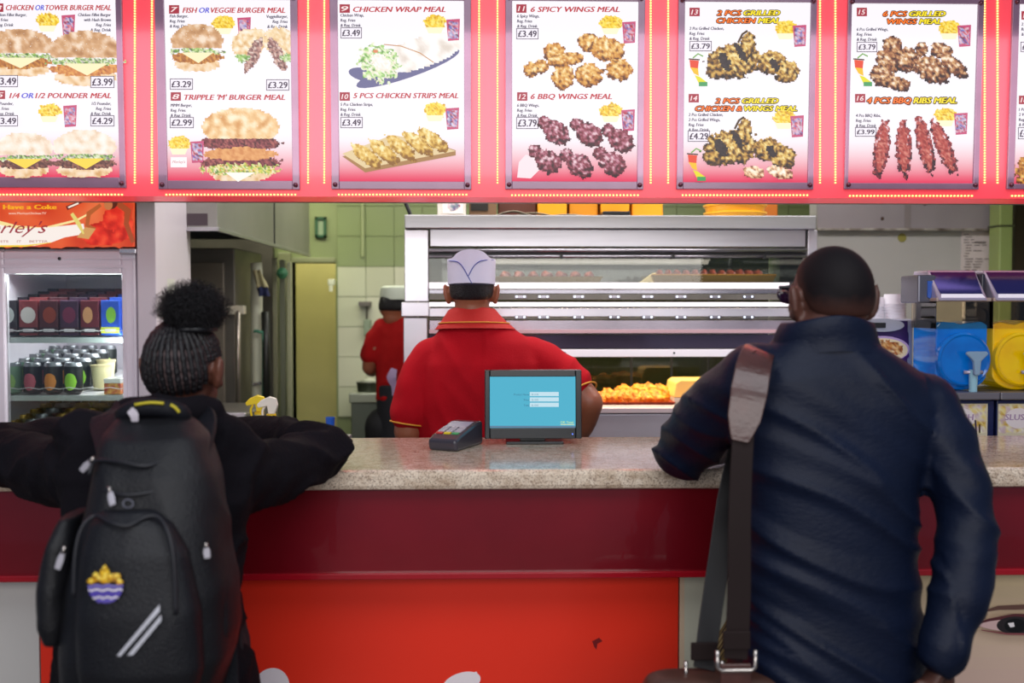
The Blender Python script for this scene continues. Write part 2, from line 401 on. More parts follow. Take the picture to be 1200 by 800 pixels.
frame_m = mat('board_frame', '#86687c', .22, .15, emit='#6a4860', estr=.16, var=.1, vscale=6)
screw_m = mat('screw_cap', '#6a3a4a', .25, .6)
LAB = ['menu board at the far left showing four burgers in two rows', 'menu board with the fish, veggie and tripple M burger meals',
       'menu board with the chicken wrap and the five chicken strips', 'menu board with six spicy wings above six glazed wings',
       'menu board with grilled chicken meals numbered 13 and 14', 'menu board with six grilled wings above four dark ribs',
       'menu board cut off by the right edge of the photo']
def content(i, p):
    L_ = UL[i]
    if i == 0:
        title(p, [('CHICKEN', RED), ('OR', BLU), ('TOWER BURGER MEAL', RED)], 7, 12, 130); num(p, '3', -8, 14)
        desc(p, ['Chicken Fillet Burger,', 'Reg. Fries', '& Reg. Drink'], -8, 19); desc(p, ['Chicken Fillet Burger', 'with Hash Brown', 'Reg. Fries', '& Reg. Drink'], 130, 19, 'r')
        fries_drink(p, 56, 24); burger(p, 22, 62, 84, 56, 1); burger(p, 100, 68, 86, 64, 4)
        price(p, '£3.49', -7, 89, 20, 101); price(p, '£3.99', 107, 90, 133, 102)
        title(p, [('1/4', RED), ('OR', BLU), ('1/2 POUNDER MEAL', RED)], 11, 115, 130); num(p, '5', -6, 116)
        desc(p, ['1/4 Pounder,', 'Reg. Fries', '& Reg. Drink'], -7, 123); desc(p, ['1/2 Pounder,', 'Reg. Fries', '& Reg. Drink'], 130, 123, 'r')
        fries_drink(p, 58, 130); price(p, '£3.49', -6, 136, 20, 147); price(p, '£4.29', 107, 136, 133, 147)
        burger(p, 28, 181, 70, 52, 3); burger(p, 99, 180, 76, 56, 3)
    if i == 1:
        num(p, '7', 198, 16); title(p, [('FISH', RED), ('OR', BLU), ('VEGGIE BURGER MEAL', RED)], 214, 15, 334)
        desc(p, ['Fish Burger,', 'Reg. Fries', '& Reg. Drink'], 199, 20.5); desc(p, ['VeggieBurger,', 'Reg. Fries', '& Reg. Drink'], 337, 21, 'r')
        fries_drink(p, 262, 27); burger(p, 231, 56, 62, 56, 1)
        for sx, rot, a, b in ((1, -24, 292, 58), (-1, 28, 330, 58)):
            p.tex(inell(a, b-8, 22, 17, rot), a-28, b-32, min(a+28, 342), b+18, 2, pal(['#d8a868', '#f4d8a8', '#fff4e4'], .2, 3, .2))
            p.tex(inell(a+5*sx, b+6, 7, 22, 25*sx), a-20, b-20, min(a+28, 342), b+30, 1.8, pal(['#3c2a30', '#8a5a58', '#c89a8c', '#f0dcd0'], .4, 3))
            p.tex(inell(a-8*sx, b+10, 9, 5, 0, .3), a-24, b, min(a+24, 342), b+20, 1.8, pal(['#3c7a2c', '#a8d070', '#f4f4e0'], .6, 3))
        price(p, '£3.29', 200, 93, 225, 104); price(p, '£3.29', 313, 94, 338, 105)
        num(p, '8', 200, 118); burger(p, 282, 166, 92, 96, 2); title(p, [("TRIPPLE 'M' BURGER MEAL", RED)], 216, 117, 334)
        desc(p, ['MMM Burger,', 'Reg. Fries', '& Reg. Drink'], 200, 125); price(p, '£2.99', 200, 138, 226, 149)
        p.poly([(264, 202), (299, 202), (279, 213)], '#fdf8f0')
        fries_drink(p, 210, 168, 1, True, 21, 10); p.rect(200, 184, 219, 196, '#fbf4f6'); p.text('Morley\'s', 202, 191, 15, 3, '#c04050', 0, .3)
    if i == 2:
        num(p, '9', 398, 15); title(p, [('CHICKEN WRAP MEAL', RED)], 414, 14, 522)
        desc(p, ['Chicken Wrap,', 'Reg. Fries', '& Reg. Drink'], 399, 19.5); price(p, '£3.49', 400, 33, 423, 44)
        p.ell(478, 80, 64, 11, '#6a6a94', -19, 24); p.ell(430, 88, 22, 8, '#6a6a94', 12)
        p.tex(lambda x, y: inell(492, 62, 54, 18, -18, .02)(x, y), 440, 34, 546, 92, 2.2, pal(['#e0d4c8', '#fbf4ee', '#ffffff'], .08, 1, .1), .2)
        p.line([(450, 52), (470, 54), (492, 62), (508, 73)], 1.2, '#c89468')
        p.tex(inell(444, 74, 25, 21, 25, .25), 414, 46, 474, 100, 1.9, pal(['#4a8a30', '#8cc860', '#d8f0b0', '#fff8f0', '#f0e0c8'], .3, 8))
        p.tex(inell(447, 74, 13, 9, 30, .1), 430, 60, 466, 90, 2, pal(['#f4e4d0', '#ffffff'], .3)); p.ell(440, 60, 3, 2, '#e08a60')
        fries_drink(p, 510, 26, 1, True, 21, 9)
        num(p, '10', 398, 118); title(p, [('5 PCS CHICKEN STRIPS MEAL', RED)], 414, 115, 537)
        desc(p, ['5 Pcs Chicken Strips,', 'Reg. Fries', '& Reg. Drink'], 399, 124); price(p, '£3.49', 400, 138, 424, 149)
        fries_drink(p, 510, 129, 1, True, 20, 10)
        p.poly([(401, 183), (428, 202), (534, 182), (534, 176), (505, 166)], '#a87c48'); p.poly([(401, 180), (428, 197), (534, 177), (505, 166), (460, 158)], '#e4cc9c')
        for a, b, r in ((430, 183, 38), (450, 178, 40), (470, 173, 40), (490, 168, 38), (508, 164, 36)): piece(p, a, b, 22, 8, r, ['#8a5c14', '#d0a038', '#f0cc70', '#fdf0b8'], 1.7, a)
    if i == 3:
        num(p, '11', 605, 15); title(p, [('6 SPICY WINGS MEAL', RED)], 622, 14, 726)
        desc(p, ['6 Spicy Wings,', 'Reg. Fries', '& Reg. Drink'], 606, 20.5); price(p, '£3.49', 606, 34, 630, 45)
        fries_drink(p, 716, 27, 1, True, 21, 11)
        for a, b, rx, ry, r in ((634, 78, 9, 8, 0), (622, 82, 9, 9, 0), (650, 62, 13, 12, 0), (662, 70, 22, 8, -8), (660, 90, 13, 16, 10), (690, 88, 16, 14, 0), (690, 50, 12, 12, 0), (712, 58, 22, 15, 15), (726, 82, 16, 13, 0)):
            piece(p, a, b, rx, ry, r, FRY, 1.6, a)
        num(p, '12', 606, 118); title(p, [('6 BBQ WINGS MEAL', RED)], 622, 116, 717)
        desc(p, ['6 BBQ Wings,', 'Reg. Fries', '& Reg. Drink'], 606, 125); price(p, '£3.79', 606, 138, 630, 150)
        fries_drink(p, 716, 130, 1, True, 20, 11); p.poly([(606, 208), (608, 190), (616, 181), (628, 184), (633, 198), (622, 209)], '#fbe4ea')
        for a, b in ((651, 152), (689, 154), (726, 161), (640, 185), (677, 190), (716, 188)):
            piece(p, a-13, b-8, 8, 8, 0, BBQ, 1.6, a); piece(p, a+2, b+4, 17, 13, 35, BBQ, 1.6, a+1)
    if i in (4, 5):
        Y1 = '#ffe628'; O = '#ff7a28'
        if i == 4:
            num(p, '13', 808, 19); title(p, [('2 PCS', O), ('GRILLED', Y1)], 840, 18, 914, 6, 1); title(p, [('CHICKEN', O), ('MEAL', Y1)], 840, 27, 914, 6, 1)
            desc(p, ['2 Pcs Grilled Chicken,', 'Reg. Fries', '& Reg. Drink'], 808, 35); price(p, '£3.79', 809, 49, 833, 59)
            fries_drink(p, 921, 33, 1, True, 16, 9); oy = 0
            num(p, '14', 807, 120); title(p, [('2 PCS', O), ('GRILLED', Y1)], 838, 121, 912, 6, 1); title(p, [('CHICKEN & ', O), ('WINGS MEAL', Y1)], 815, 130, 934, 6, 1)
            desc(p, ['2 Pcs Grilled Chicken,', '2 Pcs Grilled Wings,', 'Reg. Fries', '& Reg. Drink'], 807, 136); price(p, '£4.29', 807, 154, 831, 165)
            fries_drink(p, 919, 138, 1, True, 15, 10)
            for oy, ox in ((0, 0), (101, -4)):
                piece(p, 860+ox, 72+oy, 33, 21, -8, GRL, 1.7, oy); piece(p, 876+ox, 54+oy, 9, 17, 10, GRL, 1.7, oy+1); piece(p, 838+ox, 84+oy, 10, 9, 0, GRL[:4], 1.7, oy)
                piece(p, 904+ox, 74+oy, 18, 14, 0, GRL, 1.7, 4); piece(p, 922+ox, 84+oy, 15, 14, 10, GRL, 1.7, 6); p.line([(865+ox, 50+oy), (870+ox, 40+oy), (876+ox, 36+oy)], 2.5, '#4a3418')
                for q, r, s_, t_ in ((849, 72, 6, 11), (868, 62, 4, 13), (908, 76, 4, 8)): p.tex(inell(q+ox, r+oy, s_, t_, -30, .2), q-14+ox, r-14+oy, q+14+ox, r+14+oy, 2, pal(['#141210', '#3a3030'], .4))
            piece(p, 884, 202, 13, 7, 10, ['#6a2420', '#e8b080', '#fff0d0', '#fff8f0'], 1.7); piece(p, 914, 202, 16, 7, 15, ['#6a2420', '#e8b080', '#fff0d0', '#fff8f0'], 1.7)
        else:
            num(p, '15', 1004, 19); title(p, [('6 PCS', O), ('GRILLED', Y1)], 1035, 19, 1108, 6, 1); title(p, [('WINGS', O), ('MEAL', Y1)], 1040, 28, 1103, 6, 1)
            desc(p, ['6 Pcs Grilled Wings,', 'Reg. Fries', '& Reg. Drink'], 1004, 36); price(p, '£3.79', 1005, 50, 1027, 60)
            fries_drink(p, 1113, 33, 1, True, 17, 9)
            G2 = ['#1c0c10', '#5c2c1c', '#a8683c', '#e0b078', '#fff0d8']
            for a, b, rx, ry, r in ((1046, 54, 12, 11, 0), (1040, 72, 16, 12, 40), (1062, 70, 14, 15, 0), (1034, 88, 15, 14, 0), (1052, 98, 17, 8, 15), (1080, 58, 7, 9, 0), (1092, 82, 24, 15, 25), (1104, 60, 14, 10, 20), (1118, 78, 20, 9, 38)):
                piece(p, a, b, rx, ry, r, G2, 1.6, a)
            num(p, '16', 1002, 120); title(p, [('4 PCS BBQ ', O), ('RIBS MEAL', Y1)], 1016, 121, 1121, 7, 1)
            desc(p, ['4 Pcs BBQ Ribs,', 'Reg. Fries', '& Reg. Drink'], 1003, 137); price(p, '£3.99', 1003, 150, 1026, 159)
            fries_drink(p, 1108, 135, 1, True, 18, 10)
            for a, b, r in ((1033, 174, 8), (1059, 174, -2), (1084, 170, -12), (1106, 172, -22)): piece(p, a, b, 9.5, 34, r, ['#280818', '#7a2030', '#a83c38', '#c86058', '#ecd0d8'], 1.7, a)
            for a, b, r in ((1033, 174, 8), (1059, 174, -2), (1084, 170, -12), (1106, 172, -22)): p.tex(inell(a, b+2, 5, 28, r), a-20, b-32, a+20, b+34, 2, pal(['#8a2824', '#b8443c', '#dc8878'], .4))
        for yy, xx in ((74, 0), (185, -2)):
            if i == 5 and yy > 100: continue
            q = (813 if i == 4 else 1006)+xx
            p.poly([(q-5, yy-4), (q+6, yy-3), (q+5, yy+6), (q-4, yy+5)], '#e84828'); p.poly([(q-4, yy+5), (q+5, yy+6), (q+6, yy+15), (q, yy+12)], '#f8c020')
            p.poly([(q+1, yy+14), (q+7, yy+16), (q+15, yy+22), (q+6, yy+24)], '#e8e020'); p.line([(q-1, yy-6), (q+5, yy-11), (q+11, yy-8)], 1.6, '#6aa840')
            p.rect(q+6, yy+22, q+16, yy+27, '#48a060'); p.line([(q-6, yy-5), (q+7, yy-4)], 1.5, '#38281c')
    if i == 6:
        num(p, '17', 1197, 23); desc(p, ['2 Pcs Chicken', 'Reg. Fries', '& Reg. Drink'], 1197, 30); price(p, '£4.49', 1197, 50, 1219, 60)
        num(p, '18', 1194, 122); desc(p, ['1 Pc Chicken', '2 Wings', 'Reg. Fries', '& Reg. Drink'], 1194, 130); price(p, '£4.99', 1194, 150, 1216, 162)
        piece(p, 1240, 80, 34, 20, 0, FRY, 2); piece(p, 1222, 196, 34, 24, -20, FRY, 1.8)
        title(p, [('CHICKEN MEAL', RED)], 1214, 22, 1320); title(p, [('VARIETY MEAL', RED)], 1214, 121, 1320)
grad = lambda y: (lambda t: tuple(a*(1-t)+b*t for a, b in zip(lin('#fbf6fc'), lin('#e8305a'))))(min(1, max(0, (y-158)/52))**1.3)
for i in range(7):
    a = plane(UL[i], 222 if i else 219, 0); b = plane(UR[i], 222, 0); x0, x1 = a.x, b.x; z0 = a.z if i else plane(UL[i], 220).z
    z1 = FZ(0, plane(UL[i]+80, [-8, -7, -8, -6, -3, -1, -1][i]).z).z
    org = FZ(.5*(x0+x1), z0); t = thing('menu_board', LAB[i], 'menu board', org, 'backlit menu boards above the counter')
    fw = (x1-x0)*.062
    px0, px1 = plane([0, 195, 397, 600, 801, 995, 1190][i] if i else -8, 100).x, plane([139, 342, 544, 747, 947.5, 1142, 1328][i], 100).x
    pz0 = plane(UL[i]+80, [208, 212, 213, 213, 214, 215, 216][i]).z; pz1 = plane(UL[i]+80, [-1, 0, 1, 2, 3, 5, 6][i]).z
    fm = M()
    def slab(mm, xa, xb, za, zb, l0, l1):
        q = [FZ(xa, za, l1), FZ(xb, za, l1), FZ(xb, zb, l1), FZ(xa, zb, l1), FZ(xa, za, l0), FZ(xb, za, l0), FZ(xb, zb, l0), FZ(xa, zb, l0)]
        mm.add(q, [(0, 1, 2, 3), (7, 6, 5, 4), (0, 4, 5, 1), (1, 5, 6, 2), (2, 6, 7, 3), (3, 7, 4, 0)])
    slab(fm, x0, px0, z0, z1, 0, .012); slab(fm, px1, x1, z0, z1, 0, .012); slab(fm, px0, px1, z0, pz0, 0, .012); slab(fm, px0, px1, pz1, z1, 0, .012)
    fm.build('board_frame', frame_m, t, bevel=.0015)
    # poster ground, white fading to printed magenta red at its foot
    pm = M(); pm.c = []
    n = 26
    for k in range(n):
        za, zb = pz0+(pz1-pz0)*k/n, pz0+(pz1-pz0)*(k+1)/n; vv = 213-(k+.5)/n*212
        pm.add([FZ(px0, za, .004), FZ(px1, za, .004), FZ(px1, zb, .004), FZ(px0, zb, .004)], [(0, 1, 2, 3)]); g0, g1 = grad(vv+106/n), grad(vv-106/n); pm.c.append([g0, g0, g1, g1])
    po = pm.build('poster', PB, t)
    def pmap(x, y, l, px0=px0, px1=px1): return plane(x, y, .0045+l)
    p = Print(pmap); content(i, p)
    zs_ = plane(600, 106.2).z
    for up_ in (True, False):
        h_ = M(); h_.c = []; used_ = {}
        for f_, c_ in zip(p.m.f, p.m.c):
            if (sum(p.m.v[q].z for q in f_)/len(f_) > zs_) != up_: continue
            for q in f_:
                if q not in used_: used_[q] = len(h_.v); h_.v.append(p.m.v[q])
            h_.f.append(tuple(used_[q] for q in f_)); h_.m.append(0); h_.c.append(c_)
        h_.build('printed_meal', PB, po)
    sc_ = M()
    for xx in (x0+fw*.45, x1-fw*.45):
        for zz in (z0+.014, z1-.014):
            s_ = M(); c = FZ(xx, zz, .013); s_.lathe([(.0001, -.002), (.0075, -.002), (.0075, .004), (.005, .008), (.0001, .0085)], c, 12, axis='y'); s_.build('screw_cap', screw_m, t, smooth=True)
# LED strips: dotted lines down both sides of each gap and under each board
led = emat('led_warm', '#ffd070', 3.2); leds = M()
def ledrow(u0, v0, u1, v1, pitch=3.1):
    n = max(2, int(math.hypot(u1-u0, v1-v0)/pitch))
    for k in range(n+1):
        c = plane(u0+(u1-u0)*k/n, v0+(v1-v0)*k/n, .003); r = .0022
        leds.box(c.x-r, c.x+r, c.y-.002, c.y+.002, c.z-r, c.z+r)
for i in range(7):
    yb = 228+(i > 2)*.6+(i > 4)*.8; ledrow(max(UL[i]+8, 0), yb, UR[i]-6, yb, 4)
    ledrow(UR[i]+9, -6, UR[i]+9, 214)
    if i: ledrow(UL[i]-9, -6, UL[i]-9, 214)
leds.build('led_strip', led, bulk, kind='stuff', label='rows of tiny amber lights around the boards')
area('menu_glow', (0, YF-.05, 2.12), 3.6, 9, (1, .84, .86), (90, 0, 0), .45)

# ------------------------------------------------------------------ service counter
YC0, YC1 = 2.35, 2.95
ctr = thing('service_counter', 'long service counter with speckled granite top and glossy red front', 'counter', (0, 2.6, 0))
gm = bpy.data.materials.new('granite'); gm.use_nodes = True; nt = gm.node_tree; b = nt.nodes['Principled BSDF']
tc = nt.nodes.new('ShaderNodeTexCoord'); vo = nt.nodes.new('ShaderNodeTexVoronoi'); vo.inputs['Scale'].default_value = 380
no = nt.nodes.new('ShaderNodeTexNoise'); no.inputs['Scale'].default_value = 38; no.inputs['Detail'].default_value = 6
r1 = nt.nodes.new('ShaderNodeValToRGB'); e = r1.color_ramp.elements
e[0].position = 0; e[0].color = (*lin('#a08e80'), 1); e[1].position = 1; e[1].color = (*lin('#efe2d0'), 1)
for pp, cc in ((.2, '#c4b09e'), (.34, '#dccab6'), (.6, '#ecdcc8')): q = e.new(pp); q.color = (*lin(cc), 1)
mx = nt.nodes.new('ShaderNodeMix'); mx.data_type = 'RGBA'; mx.blend_type = 'MULTIPLY'; mx.inputs[0].default_value = .7
sp = nt.nodes.new('ShaderNodeSeparateColor')
r2 = nt.nodes.new('ShaderNodeValToRGB'); r2.color_ramp.elements[0].position = .3; r2.color_ramp.elements[0].color = (*lin('#cbb8a4'), 1); r2.color_ramp.elements[1].position = .6; r2.color_ramp.elements[1].color = (1, .97, .93, 1)
lk = nt.links.new; lk(tc.outputs['Object'], vo.inputs[0]); lk(tc.outputs['Object'], no.inputs[0]); lk(vo.outputs['Color'], sp.inputs[0]); lk(sp.outputs[0], r1.inputs[0]); lk(no.outputs[0], r2.inputs[0])
lk(r1.outputs[0], mx.inputs[6]); lk(r2.outputs[0], mx.inputs[7]); lk(mx.outputs[2], b.inputs['Base Color']); b.inputs['Roughness'].default_value = .12; b.inputs['Specular IOR Level'].default_value = .6
tl = .048
M().box(-3.0, 3.2, YC0, YC1, CT-tl, CT).build('granite_top', gm, ctr, bevel=.012)
redg = mat('red_laminate', '#740616', .25, coat=.4, var=.2, vscale=2.2, detail=5)
zf0 = Z(669, YC0+.03)
M().box(-2.98, 3.18, YC0+.03, YC0+.07, zf0, CT-tl).build('upper_fascia', redg, ctr)
M().box(-2.98, 3.18, YC0+.018, YC0+.05, zf0-.016, zf0).build('trim_strip', mat('red_trim', '#a81020', .2, coat=.6), ctr, bevel=.003)
M().box(-2.98, 3.18, YC0+.12, YC1-.05, .1, CT-tl).box(-2.98, 3.18, YC0+.2, YC1-.08, 0, .1).build('carcass', mat('carcass_board', '#6e6a66', .6), ctr)
YPn = YC0+.10
u1, u2 = X(41, YPn), X(797, YPn); zz = zf0+.02
M().box(u1, u2, YPn, YPn+.02, .1, zz).build('front_panel', mat('red_vinyl', '#f2341e', .35, spec=.4), ctr, bevel=.002, label='bright red panel with white script lettering')
M().box(-2.9, u1-.003, YPn, YPn+.02, .1, zz).build('front_panel', mat('white_vinyl', '#cdc9c4', .4, var=.04, vscale=3), ctr, label='plain off-white panel', bevel=.002)
xr1 = 1.62
M().box(u2+.003, xr1, YPn, YPn+.02, .1, zz).build('front_panel', mat('poster_ground', '#d9bfa2', .35), ctr, label='panel with a huge printed woman face', bevel=.002)
M().box(xr1+.003, 3.15, YPn, YPn+.02, .1, zz).build('front_panel', MATS['white_vinyl'], ctr, bevel=.002)
PM = attrmat('matt_print', None, .4, .4)
for cx, cy, rx, ry, r in ((318, 806, 21, 24, 20), (541, 800, 23, 12, -18), (700, 812, 14, 8, 0)):
    p = Print(lambda x, y, l: P(x, y, YPn-.0006-l)); p.ell(cx, cy, rx, ry, '#f4e8ec', r, 28); p.build('white_lettering', PM, ctr)
p = Print(lambda x, y, l: P(x, y, YPn-.0003-l))
p.line([(300, 820), (310, 850), (340, 870), (380, 850), (400, 815), (430, 850), (470, 860), (510, 815), (560, 790)], [14, 18, 20, 14, 9, 14, 16, 12, 8], '#f4e8ec')
p.build('white_lettering', PM, ctr); p = Print(lambda x, y, l: P(x, y, YPn-.0006-l))
p.poly([(694, 751), (702, 747), (706, 751), (700, 754), (699, 761), (696, 757)], '#7a1418')
p.build('scuff_mark', PM, ctr)
# printed face, eye and brow
p = Print(lambda x, y, l: P(x, y, YPn-.0006-l))
xa, xb = 800, 1260
for j in range(16):
    t = j/15; c = tuple(a*(1-t)+b_*t for a, b_ in zip(lin('#dcc69e'), lin('#d0a8ac'))); y0 = 672+j*14
    p.m.add([p.fn(x, y, 0) for x, y in ((xa+2, y0), (xa+2, y0+14), (1290, y0+14), (1290, y0))], [(0, 1, 2, 3)]); p.m.c.append(c)
p.poly([(802, 674), (862, 674), (850, 740), (828, 800), (802, 860)], '#c9c7b2')
random.seed(3)
for k in range(150):
    x = 874+k*.75+random.uniform(-5, 5); d_ = 24+random.uniform(0, 14); p.line([(x, 680+random.uniform(0, 26)-min(8, k*.1)), (x-d_*.35, 712), (x-d_, 748), (x-d_*1.9, 800), (x-d_*2.3, 900)], [.8, 1.6, 2.4, 3, 3], random.choice(['#b89c6c', '#6a5030', '#8c7044', '#4c3a28', '#a48858', '#7c6440']))
p.line([(1150, 717), (1170, 712), (1200, 711), (1250, 708)], [1, 5, 6, 8], '#6a4a40')
p.poly([(1141, 732), (1160, 727), (1190, 723), (1230, 724), (1262, 735), (1230, 743), (1190, 742), (1160, 737)], '#d8b4b0')
p.line([(1143, 731), (1160, 726), (1188, 721.5), (1225, 722), (1262, 735)], [1.5, 3.2, 5, 5, 3], '#5c2c30')
p.ell(1190, 732.5, 22, 10.5, '#2a2426', 0, 30, ); p.ell(1190, 733, 13, 8.5, '#101012'); p.poly([(1181, 730), (1188, 729), (1189, 734), (1184, 735)], '#f4ecec')
p.line([(1150, 738), (1180, 742.5), (1215, 743), (1250, 739)], [1, 2.2, 2.4, 1], '#8a4a4c')
p.line([(1225, 850), (1216, 820), (1212, 800)], 3, '#b08084'); p.ell(1215, 868, 60, 12, '#b85060', 0)
p.build('printed_face', PM, ctr)
random.seed(11)

# card reader
cr_c = P(534, 516, 2.72)
cr = thing('card_reader', 'dark handheld card payment reader lying on the granite beside the screen', 'card reader', (cr_c.x, 2.74, CT))
a = math.radians(-24)
def crx(q): x, y, z = q; return Vector((cr_c.x+x*math.cos(a)-y*math.sin(a), 2.74+x*math.sin(a)+y*math.cos(a), CT+z))
M().prism([(-.082, .0), (-.088, .03), (-.06, .042), (.05, .066), (.088, .066), (.09, .0)], -.043, .043, 'x').xf(crx).build('body', mat('reader_plastic', '#3c3a44', .3, coat=.3), cr, bevel=.008)
sl = (.066-.042)/.11
def crt(x, y, z): return crx((x, y, .042+(y+.06)*sl+z))
q = M(); q.add([crt(-.033, .0, .0012), crt(.033, .0, .0012), crt(.033, .045, .0012), crt(-.033, .045, .0012)], [(0, 1, 2, 3)]); q.build('display', mat('reader_lcd', '#a8a4b8', .2), cr)
km = [mat('key_grey', '#b6b0bc', .4), mat('key_red', '#c83030', .4), mat('key_yellow', '#e8d020', .4), mat('key_green', '#3aa060', .4)]
for r in range(4):
    for c in range(3):
        x, y = -.024+c*.024, -.008-r*.0145; k = M(); mm = km[0] if r < 3 else km[1+c]
        w2, h2 = .0095, .005
        vs = [crt(x-w2, y-h2, 0), crt(x+w2, y-h2, 0), crt(x+w2, y+h2, 0), crt(x-w2, y+h2, 0), crt(x-w2, y-h2, .003), crt(x+w2, y-h2, .003), crt(x+w2, y+h2, .003), crt(x-w2, y+h2, .003)]
        k.add(vs, [(0, 3, 2, 1), (4, 5, 6, 7), (0, 1, 5, 4), (1, 2, 6, 5), (2, 3, 7, 6), (3, 0, 4, 7)]); k.build('key', mm, cr)
# customer display
YM = 2.78
mo = thing('monitor', 'small black customer screen with pale blue form on the granite counter', 'monitor', (X(625, YM), YM+.02, CT))
A, B = P(568, 434, YM), P(681.5, 513.5, YM); A2, B2 = P(574, 441.5, YM), P(674.5, 501, YM)
def tiltm(q): return Vector((q[0], q[1]+(q[2]-B.z)*.06, q[2]))
mb = M().box(A.x, A2.x, YM-.006, YM+.03, B.z, A.z).box(B2.x, B.x, YM-.006, YM+.03, B.z, A.z).box(A2.x, B2.x, YM-.006, YM+.03, A2.z, A.z).box(A2.x, B2.x, YM-.006, YM+.03, B.z, B2.z).box(A.x+.004, B.x-.004, YM+.002, YM+.034, B.z+.004, A.z-.004)
mb.xf(tiltm).build('bezel', mat('monitor_plastic', '#14181c', .28), mo, bevel=.002)
s_ = M(); s_.add([tiltm((A2.x, YM-.0005, B2.z)), tiltm((B2.x, YM-.0005, B2.z)), tiltm((B2.x, YM-.0005, A2.z)), tiltm((A2.x, YM-.0005, A2.z))], [(0, 1, 2, 3)])
scr = s_.build('screen', emat('screen_blue', '#5ab8d4', .95), mo)
p = Print(lambda x, y, l: tiltm(P(x, y, YM-.0007-l)))
for k, (t, x) in enumerate((('Product Name', 597), ('Price', 605), ('Total', 606))):
    y = 462+k*6.3; p.rect(621, y-2.6, 655, y+2.2, '#c4e4f0'); p.text(t, 620, y+1.5, None, 2.4, '#2c6a88', 0, 0, 'r'); p.text('0.00', 623, y+1.4, 8, 2.2, '#6a98b0', 0)
p.rect(574, 499, 674.5, 501, '#5c7a98'); p.text('OK Total', 657, 496, 15, 2.6, '#c8f0a0', .01); p.rect(657, 497, 673, 497.7, '#f0f0a0')
p.build('screen_text', attrmat('screen_print', .95), scr)
M().box(A.x+.06, B.x-.05, YM+.005, YM+.1, CT, CT+.008).box(A.x+.1, B.x-.1, YM+.034, YM+.055, CT, CT+.1).build('stand', MATS['monitor_plastic'], mo, bevel=.002)
pl = P(671, 508.5, YM-.007); M().box(pl.x-.0016, pl.x+.0016, pl.y, pl.y+.002, pl.z-.0016, pl.z+.0016).build('power_light', emat('blue_led', '#6080ff', 2), mo)
# ------------------------------------------------------------------ drinks fridge
YG = 3.6
fx0, fx1 = X(-30, YG), X(163, YG)
zt_ = Z(291, YG)
fg = thing('drinks_fridge', 'white glass-door drinks fridge behind the girl with orange lit header sign', 'fridge', (.5*(fx0+fx1), 3.9, 0))
gx0, gx1 = X(6, YG), X(143, YG); gz1 = Z(321, YG)
cb = mat('fridge_white', '#e2d8e2', .3, coat=.3)
for nm_, bx_ in (('side_panel', (fx0, gx0-.021, YG+.05, 4.2, 0, zt_)), ('side_panel', (gx1+.021, fx1, YG+.05, 4.2, 0, zt_)), ('top_panel', (gx0-.02, gx1+.02, YG+.05, 4.2, gz1+.01, zt_)),
                 ('back_panel', (gx0-.02, gx1+.02, 4.17, 4.2, .5, gz1+.009)), ('plinth', (gx0-.02, gx1+.02, YG+.05, 4.2, 0, .499))):
    M().box(*bx_).build(nm_, cb, fg, bevel=.004)
dwm = mat('door_white', '#e6dde6', .28, coat=.3)
M().box(fx0, gx0, YG, YG+.04, .1, zt_-.012).build('door_stile', dwm, fg, bevel=.006)
df = M().box(gx1, X(160, YG), YG, YG+.04, .1, zt_-.012).build('door_stile', dwm, fg, bevel=.006)
M().box(gx0, gx1, YG, YG+.04, gz1, zt_-.012).build('door_rail', dwm, fg, bevel=.004)
M().box(gx0, gx1, YG, YG+.04, .1, .52).build('door_rail', dwm, fg, bevel=.004)
for k, (e, h) in enumerate(((.012, .012), (.05, .006))):
    M().box(gx0-.01, gx1+e, YG-.004, YG, gz1+.02+k*.03, gz1+.02+k*.03+h).box(gx1+.012+k*.025, gx1+.018+k*.025, YG-.004, YG, .15, gz1+.02+k*.03).build('trim_ridge', cb, df, bevel=.001)
M().box(gx0, gx1, YG+.015, YG+.02, .52, gz1).build('door_glass', glassmat('fridge_glass', '#f0f6f4', .97), df)
hx = P(152, 298, YG-.01)
M().box(hx.x-.03, hx.x+.028, YG-.03, YG, hx.z+.002, hx.z+.02).build('hinge', steel2, fg, bevel=.002)
M().lathe([(.0001, 0), (.006, 0), (.006, .004), (.0001, .006)], P(70, 303, YG-.002), 10, axis='y').build('screw', dark, fg)
emr = emat('fridge_led', '#e8f4ff', 5)
M().box(gx1-.002, gx1+.006, YG+.05, YG+.06, .6, gz1-.01).build('light_strip', emr, fg)
area('fridge_light', (.5*(gx0+gx1), YG+.07, gz1-.01), .38, 1.2, (.95, .97, 1), (-25, 0, 0), .05)
area('fridge_light', (gx1-.012, YG+.09, 1.35), .04, 3.0, (.95, .97, 1), (0, 75, 0), .6)
# header sign
hz0, hz1 = Z(290, YG-.02), Z(226, YG-.02); hx0, hx1 = fx0, X(158, YG-.02)
M().box(hx0, hx1+.004, YG-.012, 3.9, hz0, hz1+.02).build('header_box', mat('header_edge', '#a8402c', .4), fg, bevel=.003)
PH = attrmat('header_print', .95, .3)
p = Print(lambda x, y, l: P(x, y, YG-.0135-l))
p.rect(-30, 229, 158, 289, '#e2542c')
p.tex(lambda x, y: True, -30, 229, 158, 289, 6, pal(['#d03c20', '#e85a30', '#f07a48'], .03, 1, .02))
p.rect(-30, 229, 158, 231, '#f8d060')
p.line([(-30, 262), (-5, 260), (20, 266), (50, 268), (90, 258), (112, 246)], [5, 5, 4, 3, 2.5, 1.5], '#ffe8a0')
p.poly([(-30, 263), (-5, 262), (20, 268), (60, 266), (98, 262), (100, 274), (76, 278), (60, 284), (40, 288), (-30, 288)], '#fff4ec')
p.line([(-30, 288.5), (30, 288), (60, 284)], [2, 2, .6], '#ffd848')
